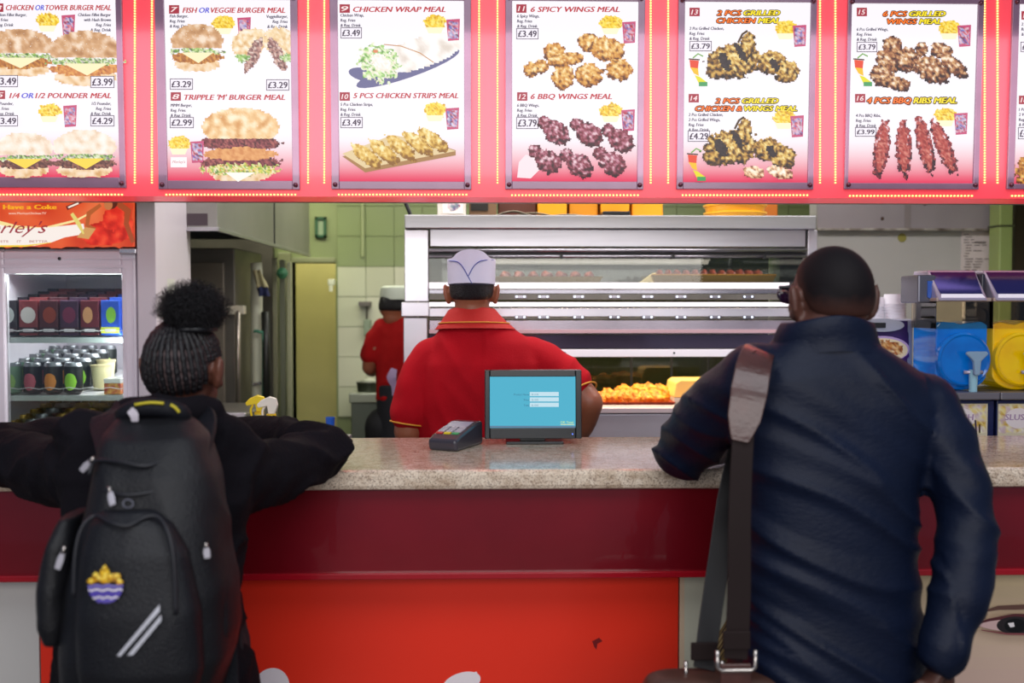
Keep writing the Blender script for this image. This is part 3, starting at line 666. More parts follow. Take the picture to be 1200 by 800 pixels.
p.text('Coca-Cola', -34, 235, 112, 12, '#fbe4e0', .01, .5)
p.text('Have a Coke', 4, 245, 62, 5.4, '#ffb428', .03, 0)
p.text('www.MorleysChicken.TV', 10, 251, 44, 2.6, '#ffd8c0', .01)
p.text('Morley\'s', -34, 273, 90, 14, '#a02838', .0, .45)
p.text('TASTE     IT     BETTER', -8, 284, 64, 2.6, '#b05040', .0)
skin = ['#8a3a18', '#c4602c', '#e08848']; rd = ['#b81c10', '#e83020', '#f85030']
p.tex(lambda x, y: inell(128, 272, 32, 15, -12, .02)(x, y) and y < 288, 90, 250, 156, 289, 2.2, pal(rd, .12, 3, .1))
p.tex(inell(133, 256, 13, 14, 15, .03), 116, 238, 150, 274, 2.2, pal(rd, .12, 4, .1))
p.line([(118, 240), (104, 250), (102, 264), (112, 268)], [4, 6, 5, 3], '#b86030'); p.line([(138, 238), (150, 247), (148, 262), (156, 284)], [7, 8, 6, 5], '#a84c28')
p.ell(130, 237, 8, 8, '#5c2418'); p.ell(127, 240, 5, 6, '#c87848'); p.line([(78, 244), (104, 232)], [5, 2.5], '#7a2c24'); p.line([(80, 243), (92, 238)], 2, '#fff0e0')
p.poly([(90, 278), (100, 266), (112, 268), (104, 280)], '#d8a060'); p.line([(84, 250), (92, 262), (98, 274)], [4, 5, 2], '#e8d878')
p.build('header_sign', PH, fg)
# sloping shelves with price rails
SL = .14
wire = mat('shelf_white', '#e4e0e4', .3); lipg = mat('shelf_lip', '#cfd4d2', .2)
shz = [Z(396, YG+.05), Z(463, YG+.05), Z(530, YG+.05)]
for z in shz:
    sh = M()
    def shq(x0, x1, y0, y1, h0, h1):
        vs = [(x, y, z+(y-YG-.05)*SL+h) for h in (h0, h1) for (x, y) in ((x0, y0), (x1, y0), (x1, y1), (x0, y1))]
        sh.add(vs, [(0, 3, 2, 1), (4, 5, 6, 7), (0, 1, 5, 4), (1, 2, 6, 5), (2, 3, 7, 6), (3, 0, 4, 7)])
    shq(gx0-.015, gx1+.015, YG+.05, 4.15, -.012, -.002)
    so = sh.build('shelf', wire, fg)
    M().box(gx0-.012, gx1+.012, YG+.045, YG+.05, z-.016, z+.004).build('price_rail', lipg, so, bevel=.001)
    M().tube([(gx0-.01+(gx1-gx0+.02)*k/24, YG+.042, z+.03+.003*math.cos(k*1.57)) for k in range(25)], .0016, 6).build('wire_guard', wire, so)
# stock
tin = mat('can_tin', '#8f8f94', .35, .8)
gold = mat('gold_tin', '#a8843c', .3, .8)
cans = {}
def can_mat(nm, c, r=.35): return mat('can_'+nm, c, r, .2)
def make_can(nm, c, label, loc, group, topc=None, spot=None, cat='drink can'):
    r, h = .0325, .115
    t = thing('drink_can', label, cat, loc, group)
    og = Vector(loc)
    M().lathe([(.0001, 0), (.022, 0), (r, .008), (r, h-.014), (.0001, h-.014)], og, 18).build('can_body', can_mat(nm, c), t, smooth=True, auto=True)
    M().lathe([(r, h-.014), (.027, h-.002), (.027, h), (.0255, h), (.0245, h-.004), (.0001, h-.004)], og, 18).build('can_top', topc or tin, t, smooth=True, auto=True)
    if spot:
        p_ = M(); n = 8; vs = []
        for k in range(n+1):
            a = -math.pi/2+math.radians(-42+84*k/n); hh = .030*math.sqrt(max(0, 1-((k-n/2)/(n/2))**2))+.001
            for s_ in (-1, 1): vs.append(og+Vector(((r+.0006)*math.cos(a), (r+.0006)*math.sin(a), .045+s_*hh)))
        p_.add(vs, [(2*k, 2*k+2, 2*k+3, 2*k+1) for k in range(n)]); p_.build('can_print', mat('canspot_'+spot, spot, .35), t)
    return t
ordn = ['front', 'second from front', 'third from front', 'fourth from front', 'rearmost']
lan = ['first', 'second', 'third', 'fourth', 'fifth', 'sixth']
def lane_row(z, lanes, kind, where, group, skip=()):
    for li, (nm, c, spot, word) in enumerate(lanes):
        if li in skip: continue
        u = 14+li*23.8; x = X(u, YG+.09); proto = None
        for d in range(5):
            y = YG+.09+d*.085; zz = z+(y-YG-.05)*SL+.001
            lb_ = f'{word}, {ordn[d]}, {lan[li]} lane of {where} fridge shelf'
            if proto is None:
                if kind == 'can': proto = make_can(nm, c, lb_, (x, y, zz), group, spot=spot)
                elif kind == 'gold': proto = make_can(nm, c, lb_, (x, y, zz), group, topc=[gold, tin][li % 3 == 1], spot=spot)
                else:
                    proto = thing('drink_carton', lb_, 'drink carton', (x, y, zz), group); og = Vector((x, y, zz)); hw = .0335
                    M().box(x-hw, x+hw, y-.03, y+.03, zz+.004, zz+.132).build('carton_body', mat('carton_'+nm, c, .4), proto, bevel=.003)
                    M().box(x-hw, x+hw, y-.0308, y-.0302, zz+.012, zz+.034).build('carton_label', mat('carton_lab_'+nm, '#3a1c24' if li < 5 else '#d8e048', .4), proto)
                    q_ = M(); vs = [(x+spot[1]*hw*math.cos(a)*.9+spot[2]*hw, y-.0306, zz+.078+.03*math.sin(a)) for a in [k*.5236 for k in range(12)]]
                    q_.add(vs, [tuple(range(12))]); q_.build('carton_picture', mat('carton_pic_'+nm, spot[0], .4), proto)
                    M().box(x-hw*.55, x+hw*.6, y-.0312, y-.0308, zz+.017, zz+.028).build('carton_strip', mat('carton_strip', '#d8ccd0', .4), proto)
            else:
                o = copy_tree(proto, None, (x, y, zz)); o['label'] = lb_
lane_row(shz[0], [('a', '#2a2028', ('#d8dcd8', .8, 0), 'black and white drink carton'), ('b', '#8a3438', ('#e8dcd8', .9, 0), 'brick-red drink carton'), ('c', '#541c28', ('#9a3c28', .8, .1), 'dark maroon drink carton'),
                  ('d', '#40203c', ('#7a2848', .8, 0), 'purplish dark drink carton'), ('e', '#6a1c28', ('#d89868', .6, -.2), 'maroon and peach drink carton'), ('f', '#2c58c8', ('#8cc83c', .6, .1), 'bright blue drink carton')], 'carton', 'top', 'drink cartons on the top fridge shelf')
lane_row(shz[1], [('ga', '#7c9c80', '#a8d070', 'pale green can'), ('gb', '#201c24', '#c85868', 'black can with pink disc'), ('gc', '#2c2420', '#f09030', 'black can with orange disc'),
                  ('gd', '#141814', '#a0e038', 'black can with lime disc')], 'can', 'middle', 'drink cans on the middle fridge shelf')
lane_row(shz[2], [('ba', '#7a6a3c', None, 'gold-topped can'), ('bb', '#5c2c2c', None, 'silver-topped red can'), ('bc', '#b8b030', None, 'gold-topped yellow can'),
                  ('bd', '#7c6428', None, 'gold-topped brown can'), ('be', '#6a2a2c', None, 'silver-topped maroon can'), ('bf', '#8a5c3c', None, 'gold-topped copper can')], 'gold', 'lowest visible', 'drink cans on the lowest visible fridge shelf')
def pot(u, v, y, label):
    c = P(u, v, y); zz = shz[1]+(y-YG-.05)*SL
    o = thing('food_pot', label, 'tub', (c.x, y, zz), None)
    M().lathe([(.0001, .001), (.026, .001), (.034, .085), (.0001, .085)], (c.x, y, zz), 20).build('tub', mat('cream_card', '#d8cc9c', .5), o, smooth=True, auto=True)
    M().lathe([(.0001, .085), (.0365, .085), (.0365, .093), (.0001, .093)], (c.x, y, zz), 20).build('lid', mat('cream_lid', '#c4b486', .5), o, smooth=True, auto=True)
pot(118, 430, YG+.16, 'cream tub with lid in front on the middle fridge shelf'); pot(124, 420, YG+.26, 'cream tub standing behind the other on the middle fridge shelf')
c = P(135, 445, YG+.09); zz = shz[1]+.006
o = thing('snack_box', 'small clear-lidded box with red and yellow picture at the right of the middle fridge shelf', 'box', (c.x, YG+.09, zz))
M().box(c.x-.03, c.x+.03, YG+.06, YG+.13, zz, zz+.04).build('box_base', mat('snack_red', '#b84830', .4, col2='#e0a848', vscale=60), o, bevel=.002)
M().box(c.x-.031, c.x+.031, YG+.058, YG+.132, zz+.04, zz+.058).build('box_lid', mat('snack_lid', '#d8d4cc', .2), o, bevel=.003)

# partition beside the fridge
pw = mat('partition_white', '#cfc6cc', .4, var=.04, vscale=2)
px0_, px1_ = X(164, YG), X(186, YG)
struct(M().box(px0_, px1_, YG-.02, 4.0, 0, 2.62).build('trim_2', pw, label='white partition end beside the drinks fridge', bevel=.003))
p = Print(lambda x, y, l: Vector((px1_+.0006+l, YG+.1+x, y)))
p.rect(0, 1.33, .09, 1.58, '#cfcfc4'); p.text('SAUCES', .02, 1.36, .05, .02, '#606058', .01)
p.build('notice_strip', PM, bpy.data.objects['trim_2'])

# ------------------------------------------------------------------ extractor hood + cooking side, left
YH = 3.95; hxl, hxr = X(170, YH), X(256, YH); hz = Z(268, YH); YHb = 6.0
hd = thing('extractor_hood', 'large grey steel extractor hood over the cooking side at the left', 'extractor hood', (hxl, YH, hz))
hm = M(); t_ = .012
hm.box(hxl-.9, hxr, YH, YH+t_, hz, 2.6).box(hxr-t_, hxr, YH+t_, YHb, hz, 2.6).box(hxl-.9, hxr-t_, YH+t_, YHb, hz+.12, hz+.13)
hm.build('hood_shell', mat('hood_steel', '#a3a09c', .35, .55, var=.12, vscale=2), hd, bevel=.002)
M().box(hxl-.9, hxr+.004, YH-.006, YH+.012, hz-.012, hz+.004).box(hxr-.01, hxr+.006, YH, YHb, hz-.012, hz+.004).build('gutter_lip', steel, hd, bevel=.002)
for k in range(3):
    y = YH+.35+k*.6; M().box(hxl-.8, hxr-.03, y, y+.03, hz+.06, hz+.13).build('filter_bar', dsteel, hd)
sx = X(245, YH)
M().box(X(221, YH), X(245, YH), YH-.003, YH, Z(265, YH), Z(251, YH)).build('rating_plate', mat('plate_dark', '#4a3c44', .4), hd)
M().box(hxr+.001, hxr+.004, 5.0, 5.012, hz, 2.6).build('seam', dark, hd)
# tall steel cabinet + fryer bank beneath
YK = 5.0
kx0, kx1 = X(120, YK), X(276, YK)
tc_ = thing('steel_cabinet', 'tall stainless steel kitchen cabinet under the extractor hood', 'cabinet', (kx0, YK, 0))
M().box(kx0, kx1, YK, YK+.6, .08, Z(291, YK)).build('body', dsteel, tc_, bevel=.006)
M().box(kx0+.2, kx1-.05, YK-.02, YK, .9, Z(308, YK)).build('door', mat('cabinet_door_steel', '#8c8478', .38, .6, var=.15, vscale=2), tc_, bevel=.004)
hh = M().tube([P(279, 366, YK-.04), P(279, 366, YK-.08), P(279, 470, YK-.08), P(279, 470, YK-.04)], .012, 8)
hh.build('handle', mat('handle_steel', '#b8aea4', .3, .8), tc_, smooth=True)
M().box(X(262, YK), X(289, YK), YK-.05, YK-.001, Z(368, YK), Z(358, YK)).build('bracket', mat('bracket_cream', '#d0c8b4', .4), tc_, bevel=.003)
# dark mixer knob
k_ = thing('fryer_unit', 'low steel fryer unit behind the counter with black round knob', 'fryer', (X(262, 4.26), 4.4, 0))
M().box(X(216, 4.26), X(287, 4.26), 4.26, 4.76, .02, Z(484, 4.26)).build('body', mat('fryer_steel', '#98928c', .32, .7, var=.1), k_, bevel=.006)
M().box(X(215, 4.26), X(289, 4.26), 4.23, 4.26, Z(485, 4.26)-.02, Z(485, 4.26)+.012).build('rim', steel2, k_, bevel=.004)
M().lathe([(.0001, 0), (.006, 0), (.006, .05), (.02, .05), (.02, .075), (.0001, .08)], P(257, 470, 4.35), 14, axis='y').tube([P(257, 470, 4.35), P(257, 486, 4.38)], .006, 8).build('knob', dark, k_, smooth=True)
# white pipe, rag, hose, post
YP = 5.2
wp = thing('white_pipe', 'white upright pipe with green and black hoses beside the steel cabinet', 'pipe', (X(302, YP), YP, 0))
M().tube([P(301, 780, YP), P(301, 325, YP), P(301, 318, YP), P(300, 308, YP)], .03, 12).build('pipe', mat('pipe_white', '#c8cab4', .4), wp, smooth=True)
M().tube([P(298, 388, YP-.05), P(304, 389, YP-.06), P(309, 400, YP-.05), P(308, 500, YP-.05)], .008, 8, smooth=4).build('green_hose', mat('hose_green', '#4a8a70', .4), wp, smooth=True)
M().tube([P(311, 365, YP-.04), P(312, 420, YP-.04), P(311, 520, YP-.04)], .022, 8).build('black_hose', mat('hose_black', '#1a1c18', .4), wp, smooth=True)
M().tube([P(297, 450, YP-.03), P(305, 449, YP-.05)], .009, 8).build('clip', steel2, wp)
rg = thing('cleaning_cloth', 'cream cloth with dark blue end hanging from the white pipe top', 'cloth', P(303, 330, YP-.08))
def cloth(u0, v0, u1, v1, w0, w1, y):
    m_ = M(); n = 9; k2 = 7; vs = []
    for s_ in (0, 1):
        for i in range(n):
            t = i/(n-1); cu, cv = u0+(u1-u0)*t, v0+(v1-v0)*t; ww = w0+(w1-w0)*t
            for j in range(k2):
                q = j/(k2-1)-.5; pt = P(cu+q*ww, cv, y); pt.y += .02*math.sin(j*1.9+i*.3)+(.008 if s_ else 0); vs.append(pt)
    g = n*k2; fs = []
    for i in range(n-1):
        for j in range(k2-1):
            a_ = i*k2+j; fs.append((a_, a_+k2, a_+k2+1, a_+1)); fs.append((g+a_, g+a_+1, g+a_+k2+1, g+a_+k2))
    for j in range(k2-1):
        fs.append((j, j+1, g+j+1, g+j)); a_ = (n-1)*k2+j; fs.append((a_, g+a_, g+a_+1, a_+1))
    for i in range(n-1):
        fs.append((i*k2, g+i*k2, g+(i+1)*k2, (i+1)*k2)); a_ = i*k2+k2-1; fs.append((a_, a_+k2, g+a_+k2, g+a_))
    m_.add(vs, fs); return m_
cloth(300, 316, 307, 337, 10, 14, YP-.09).build('cloth_body', mat('cloth_cream', '#b4ac84', .8), rg, smooth=True)
cloth(307, 336, 309, 347, 14, 13, YP-.095).build('cloth_end', mat('cloth_blue', '#2a3058', .8), rg, smooth=True)
st = thing('steel_post', 'pair of upright steel posts just left of the lit doorway', 'post', (X(330, 5.4), 5.4, 0))
for u, w_, c_ in ((322, 5, '#8a8a70'), (331, 6, '#6c705c'), (339, 5, '#a8aa88')):
    M().box(X(u-w_/2, 5.4), X(u+w_/2, 5.4), 5.4, 5.44, 0, Z(302+(u-322)*.3, 5.4)).build('post', mat('post_%d' % u, c_, .4, .3), st, bevel=.003)
M().lathe([(.0001, 0), (.03, 0), (.03, .012), (.008, .02), (.008, .06), (.0001, .06)], P(331, 320, 5.36), 12, axis='y').build('valve', mat('valve_green', '#3c7a54', .4), st)
# socket / dispensers on the wall
def wallbox(nm, label, cat, u0, v0, u1, v1, y, dep, mt, knob=None):
    t = thing(nm, label, cat, P((u0+u1)/2, v1, y)); a_, b_ = P(u0, v0, y), P(u1, v1, y)
    M().box(a_.x, b_.x, y, y+dep, b_.z, a_.z).build('case', mt, t, bevel=.006); return t, a_, b_
wsp = mat('dispenser_white', '#dfe4cc', .3)
t, a_, b_ = wallbox('wall_switch', 'small white switch box in the yellow lit doorway', 'switch', 384, 327, 392, 334, YB-.04, .04, wsp); M().box(a_.x+.01, b_.x-.01, YB-.048, YB-.04, b_.z-.04, b_.z).build('rocker', wsp, t)
t, a_, b_ = wallbox('soap_dispenser', 'small chrome and white dispenser above the sink on the tiled wall', 'dispenser', 426, 374, 434, 394, YB-.08, .066, mat('disp_grey', '#8c9c84', .3)); M().tube([P(430, 374, YB-.05), P(430, 356, YB-.05)], .006, 8).build('pipe', dsteel, t)
M().box(P(420, 353, YB-.08).x, P(434, 353, YB-.08).x, YB-.08, YB-.013, P(420, 359, YB-.08).z, P(420, 353, YB-.08).z).build('bracket', dsteel, t, bevel=.003)
t = thing('framed_notice', 'small dark green framed notice high on the green wall', 'frame', P(375, 277, YB-.03)); a_, b_ = P(369, 254, YB-.03), P(382, 278, YB-.03)
M().box(a_.x, a_.x+.015, YB-.03, YB, b_.z, a_.z).box(b_.x-.015, b_.x, YB-.03, YB, b_.z, a_.z).box(a_.x, b_.x, YB-.03, YB, b_.z, b_.z+.015).box(a_.x, b_.x, YB-.03, YB, a_.z-.015, a_.z).build('frame', mat('frame_green', '#2e5c40', .4), t)
M().box(a_.x+.015, b_.x-.015, YB-.015, YB, b_.z+.015, a_.z-.015).build('card', mat('card_grey', '#93a888', .5), t)
t = thing('wall_conduit', 'thin pale conduit running up the green wall beside the hood', 'pipe', (X(425, YB-.02), YB-.03, 1.7))
M().tube([P(425, 232, YB-.03), P(425, 300, YB-.03)], .008, 8).build('conduit', mat('conduit', '#b4c090', .4), t)
# sink unit with pot
YS = 5.75
sk = thing('steel_sink', 'waist-high steel sink unit standing before the tiled wall', 'sink', (X(430, YS), YS, 0))
M().box(X(411, YS), X(460, YS), YS, YS+.5, .05, Z(471, YS)).build('body', mat('sink_steel', '#6c7468', .35, .5), sk, bevel=.005)
M().box(X(409, YS), X(462, YS), YS-.02, YS+.52, Z(471, YS), Z(460, YS)).build('rim', mat('sink_rim', '#a4aa98', .3, .5), sk, bevel=.005)
pt_ = thing('cooking_pot', 'small dark pot on the steel sink unit by the cook', 'pot', P(433, 459.5, YS+.12))
c = P(433, 460, YS+.12); c.z = Z(460, YS)
M().lathe([(.0001, 0), (.07, 0), (.075, .05), (.078, .05), (.078, .056), (.0001, .056)], c, 20).build('pot_body', mat('pot_dark', '#4c5044', .3, .6), pt_, smooth=True, auto=True)
M().lathe([(.0001, .056), (.06, .056), (.02, .075), (.0001, .08)], c, 20).build('pot_lid', mat('pot_lid', '#c8ccb8', .4), pt_, smooth=True)
# worktop behind the counter, left (under spray bottles)
wt = thing('work_table', 'steel work table behind the counter at the left, below counter height', 'table', (X(300, 3.3), 3.3, 0))
ztab = Z(512, 3.3)-.02
M().box(X(180, 3.3), X(400, 3.3), 3.1, 3.55, ztab-.04, ztab).build('table_top', steel, wt, bevel=.004)
for xx in (X(184, 3.3), X(396, 3.3)):
    for yy in (3.13, 3.52): M().box(xx-.02, xx+.02, yy-.02, yy+.02, 0, ztab-.04).build('leg', steel, wt)
def spray(u, y, sc, label, c1, c2, flip, v=503):
    c = P(u, v, y); og = Vector((c.x, y, ztab)); t = thing('spray_bottle', label, 'spray bottle', og, None); H = Z(v-27, y)-ztab
    M().lathe([(.0001, 0), (.034*sc, 0), (.036*sc, .02), (.036*sc, H*.45), (.026*sc, H*.7), (.012*sc, H*.78), (.012*sc, H*.82), (.0001, H*.82)], og, 20).build('bottle', mat('spray_body_'+c1[1:], c1, .3), t, smooth=True, auto=True)
    M().lathe([(.0001, H*.8), (.016*sc, H*.8), (.016*sc, H*.87), (.0001, H*.87)], og, 14).build('collar', mat('spray_collar', '#e8c020', .35), t)
    h0 = H*.87; f = -1 if flip else 1
    M().prism([(-.03*f, h0+.045), (-.045*f, h0+.03), (-.04*f, h0+.02), (-.012*f, h0+.026), (-.008*f, h0), (.012*f, h0), (.022*f, h0+.03), (.016*f, h0+.05), (-.005*f, h0+.056)], -.009, .009, 'y').xf(lambda q: og+q).build('trigger_head', mat('spray_head_'+c2[1:], c2, .35), t, bevel=.003)
    M().tube([og+Vector((-.02*f, 0, h0+.024)), og+Vector((-.028*f, 0, h0+.008)), og+Vector((-.025*f, 0, h0-.016))], .004, 6, smooth=3).build('trigger', mat('spray_head_'+c2[1:], c2, .35), t, smooth=True)
spray(304, 3.32, 1, 'white spray bottle with yellow trigger head behind the counter', '#e4e2b8', '#f0d020', False)
spray(318, 3.2, 1, 'white spray bottle with white trigger head and yellow collar', '#e6dcc8', '#f0e6d8', False, 505)
for (u, y, c_) in ((298, 3.15, 'left of'), (331, 3.27, 'right of')):
    c = P(u, 500, y); og = Vector((c.x, y, ztab)); H = Z(490, y)-ztab
    t = thing('sauce_jar', f'round pale jar with domed lid just {c_} the two spray bottles', 'jar', og)
    M().lathe([(.0001, 0), (.026, 0), (.028, .01), (.028, H-.02), (.0001, H-.02)], og, 18).build('jar_body', mat('jar_cream', '#d8d49c', .3), t, smooth=True, auto=True)
    M().lathe([(.0001, H-.02), (.029, H-.02), (.027, H-.005), (.014, H), (.0001, H+.001)], og, 18).build('lid', mat('jar_lid', '#ecead4', .3), t, smooth=True)
c = P(387, 500, 3.35); og = Vector((c.x, 3.35, ztab)); H = Z(488, 3.35)-ztab
t = thing('blue_cup', 'small bright blue cup at the right end of the work table', 'cup', og)
M().lathe([(.0001, 0), (.011, 0), (.016, H), (.0145, H), (.011, .006), (.0001, .006)], og, 16).build('cup_body', mat('cup_blue', '#2058b8', .3), t, smooth=True, auto=True)
# ------------------------------------------------------------------ heated display cabinet
YD = 4.0
def bxp(m_, u0, v0, u1, v1, y0, y1):
    """box whose front face at depth y0 spans the given photo rectangle"""
    a_, b_ = P(u0, (v0+v1)/2, y0), P(u1, (v0+v1)/2, y0); um = (u0+u1)/2
    m_.box(a_.x, b_.x, y0, y1, P(um, v1, y0).z, P(um, v0, y0).z); return m_
YDB = 4.65
dc = thing('heated_display_cabinet', 'wide stainless heated display cabinet with glass tiers behind the server', 'display cabinet', (X(715, YD), 4.3, 0))
cst = mat('cabinet_steel', '#c4c2c8', .28, .75, var=.08, vscale=2, stretch=(1, 1, 12)); cst2 = mat('cabinet_steel_light', '#dad6de', .25, .6, var=.06, vscale=3)
bxp(M(), 474, 252, 957, 268, YD-.03, YDB+.03).build('top_cap', cst, dc, bevel=.004)
bxp(M(), 504, 269, 944, 289, YD, YD+.05).build('header_panel', cst, dc, bevel=.002)
bxp(M(), 474, 269, 502, 353, YD-.01, YD+.06).build('post', cst2, dc, bevel=.003)
bxp(M(), 946, 269, 957, 478, YD-.01, YD+.06).build('post', cst2, dc, bevel=.003)
bxp(M(), 470, 354, 503, 371, YD-.03, YD+.06).build('post_block', cst2, dc, bevel=.004)
bxp(M(), 473, 372, 501, 478, YD-.01, YD+.06).build('post', cst2, dc, bevel=.003)
rm = mat('rail_steel', '#9c98a0', .2, .85)
for v in (293.5, 300.5):
    a_, b_ = P(503, v, YD-.01), P(945, v, YD-.01); M().tube([a_, b_], .009 if v < 296 else .006, 10).build('roller_rail', rm, dc, smooth=True)
bxp(M(), 503, 296, 945, 299, YD+.012, YD+.03).build('track', dark, dc)
for u in (531, 657, 789, 896): bxp(M(), u-1, 297.5, u+2, 303, YD-.022, YD-.015).build('track_stop', dark, dc)
# upper tier: glass, shelf of trays, light battens, mirror-bright front steps
bxp(M(), 503, 302, 945, 344, YD+.008, YD+.013).build('glass_panel', glassmat('cab_glass', '#f6f8f6', 1.0), dc)
hot = emat('white_tube', '#fff2f8', 1.5)
bxp(M(), 503, 331, 925, 338, YD-.012, YD+.004).build('light_batten', hot, dc)
bxp(M(), 503, 339.5, 945, 344, YD-.004, YD+.05).build('shelf_edge', rm, dc, bevel=.001)
bxp(M(), 503, 344.5, 945, 351, YD-.008, YD+.05).build('shelf_edge', dsteel, dc, bevel=.002)
bxp(M(), 503, 354, 935, 359, YD-.02, YD+.0).build('light_batten', hot, dc)
bxp(M(), 503, 361, 945, 371, YD-.014, YD+.05).build('front_step', cst2, dc, bevel=.002)
bxp(M(), 503, 372, 945, 374, YD-.004, YD+.05).build('shadow_gap', dsteel, dc)
bxp(M(), 503, 375, 945, 391, YD-.01, YD+.05).build('front_step', mat('cab_pink_steel', '#b0a6b0', .25, .8), dc, bevel=.002)
bxp(M(), 503, 386, 945, 390, YD-.015, YD-.01).build('vent_strip', mat('vent_pink', '#d8b0b8', .4), dc)
bxp(M(), 503, 392, 945, 408, YD+.012, YD+.05).build('dark_glass', mat('dark_glass', '#5a5266', .1, .5), dc)
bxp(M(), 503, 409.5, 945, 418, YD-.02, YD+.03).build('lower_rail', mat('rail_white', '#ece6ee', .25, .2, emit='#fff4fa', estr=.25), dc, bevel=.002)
for u in (662, 790): M().lathe([(.0001, 0), (.0045, 0), (.004, .003), (.0001, .003)], P(u, 413.5, YD-.021), 10, axis='y').build('screw', dark, dc)
# lamp holders seen as bright pairs, along the two steps
lamp = emat('lamp_point', '#dfeaff', 3)
for u in (610, 637, 678, 720, 759, 798, 838, 877):
    for v, y in ((347.5, YD-.009), (371.5, YD-.014)):
        h = M()
        for du in (-4.5, 4.5):
            c = P(u+du, v, y-.004); h.lathe([(.0001, -.003), (.0035, -.002), (.0035, .002), (.0001, .003)], c, 8, axis='y')
        c0, c1 = P(u-7, v, y-.001), P(u+7, v, y-.001)
        lh = M().box(c0.x, c1.x, c0.y-.003, c0.y+.001, c0.z-.006, c0.z+.006).build('lamp_holder', rm, dc, bevel=.001)
        h.build('lamp', lamp, lh, kind='stuff')
# lower tier
bxp(M(), 473, 478, 957, 484, YD-.03, YD+.1).build('deck_rim', mat('deck_rim', '#dcc8cc', .3, .4), dc, bevel=.002)
zdk = Z(481, YD)
M().box(X(474, YD), X(957, YD), YD+.1, YDB, zdk-.03, zdk).build('deck', dsteel, dc)
bxp(M(), 475, 485, 955, 900, YD-.02, YDB).build('base', mat('base_steel', '#b8b2bc', .35, .4, var=.06, vscale=2), dc, bevel=.004)
zsh = Z(334, YD)
for xx in (X(474, YD), X(957, YD)-.01): M().box(xx, xx+.01, YD+.06, YDB, zdk, Z(260, YD)).build('side_glass', glassmat('cab_glass2', '#d8dcd8', .93), dc)
M().box(X(474, YD)+.012, X(957, YD)-.012, YD+.06, YDB-.02, zsh-.012, zsh).build('tier_shelf', dsteel, dc)
M().box(X(474, YD)+.012, X(957, YD)-.012, YDB, YDB+.012, zdk, zsh-.02).build('rear_glass', glassmat('rear_glass', '#8c8c74', .985), dc)
for u in (740, 787, 830, 870): M().box(X(u, YDB)-.004, X(u, YDB)+.004, YDB-.006, YDB-.001, zdk+.01, zsh-.03).build('rear_bar', dark, dc)
M().box(X(474, YD)+.012, X(957, YD)-.012, YDB, YDB+.012, zsh+.01, Z(262, YD)).build('rear_glass', glassmat('rear_glass_up', '#9a9a92', .985), dc)
area('cabinet_lamp', (X(720, YD), YD+.2, zsh-.04), 1.3, 14, (1, .84, .58), (0, 0, 0), .1)
area('cabinet_lamp', (X(720, YD), YD+.1, Z(291, YD)), 1.3, 2.2, (1, .88, .75), (25, 0, 0), .06)
# paddle-shaped yellow panel seen through the lower glass
zz_ = zdk+.001
# foods: trays and chicken
foil = mat('foil', '#c8a860', .25, .7); meat = mat('dark_meat', '#4a1c20', .35, col2='#8a4838', vscale=25, bump=.6, bscale=60)
gold_f = mat('fried_batter', '#f0a01c', .5, col2='#cc6a0c', vscale=45, bump=1, bscale=55, detail=6)
def tray(nm, lab, u0, u1, y0, y1, z, h, mt, cat='tray', flare=.02):
    x0, x1 = X(u0, y0), X(u1, y0); t = thing(nm, lab, cat, ((x0+x1)/2, (y0+y1)/2, z)); w_ = .004
    def fr_(x, y, hh): k = flare*hh/h; return (x0-k if x == 0 else x1+k, y0-k if y == 0 else y1+k, z+hh)
    m_ = M(); o_ = [fr_(0, 0, 0), fr_(1, 0, 0), fr_(1, 1, 0), fr_(0, 1, 0), fr_(0, 0, h), fr_(1, 0, h), fr_(1, 1, h), fr_(0, 1, h)]
    cx, cy = (x0+x1)/2, (y0+y1)/2; i_ = [(p_[0]+(w_ if p_[0] < cx else -w_), p_[1]+(w_ if p_[1] < cy else -w_), p_[2]+(w_ if k < 4 else 0)) for k, p_ in enumerate(o_)]
    m_.add(o_+i_, [(0, 3, 2, 1), (0, 1, 5, 4), (1, 2, 6, 5), (2, 3, 7, 6), (3, 0, 4, 7), (8, 9, 10, 11), (8, 12, 13, 9), (9, 13, 14, 10), (10, 14, 15, 11), (11, 15, 12, 8), (4, 5, 13, 12), (5, 6, 14, 13), (6, 7, 15, 14), (7, 4, 12, 15)])
    m_.build('pan', mt, t); return t, x0, x1
tr, x0, x1 = tray('foil_tray', 'gold-edged tray of dark ribs on the upper cabinet tier at right', 768, 902, YD+.1, YD+.34, zsh+.001, .042, foil)
M().tube([(x0-.02, YD+.085, zsh+.044), (x1+.02, YD+.085, zsh+.044)], .004, 6).build('rim', mat('gold_rim', '#e8b050', .25, .6), tr)
def lump(rx, ry, rz, c, seed, amp=.25, fr_=9, seg=18, rings=12):
    m_ = M().ell((0, 0, 0), rx, ry, rz, seg, rings)
    for i, q in enumerate(m_.v):
        n_ = noise.noise(q*fr_/max(rx, .02)*.12+Vector((seed, seed*1.7, 0)))+.5*noise.noise(q*fr_/max(rx, .02)*.3+Vector((seed*2, 0, 1)))
        m_.v[i] = q*(1+amp*n_)+Vector(c)
    return m_
for k in range(12):
    x = x0+.03+(x1-x0-.06)*k/11; c = (x, YD+.2, zsh+.005+.036)
    m_ = lump(.013, .085, .028, c, k, .2); tag(m_.build('rib_rack', meat, org=c, smooth=True), f'glossy dark rib, {"first second third fourth fifth sixth seventh eighth ninth tenth eleventh twelfth".split()[k]} from the left in the gold tray', 'rib', 'ribs in the gold-edged tray')
tr, x0, x1 = tray('foil_tray', 'orange-edged tray of dark red wings on the upper tier beside the server cap', 584, 700, YD+.1, YD+.34, zsh+.001, .036, foil)
pos = 'first second third fourth fifth sixth seventh'.split()
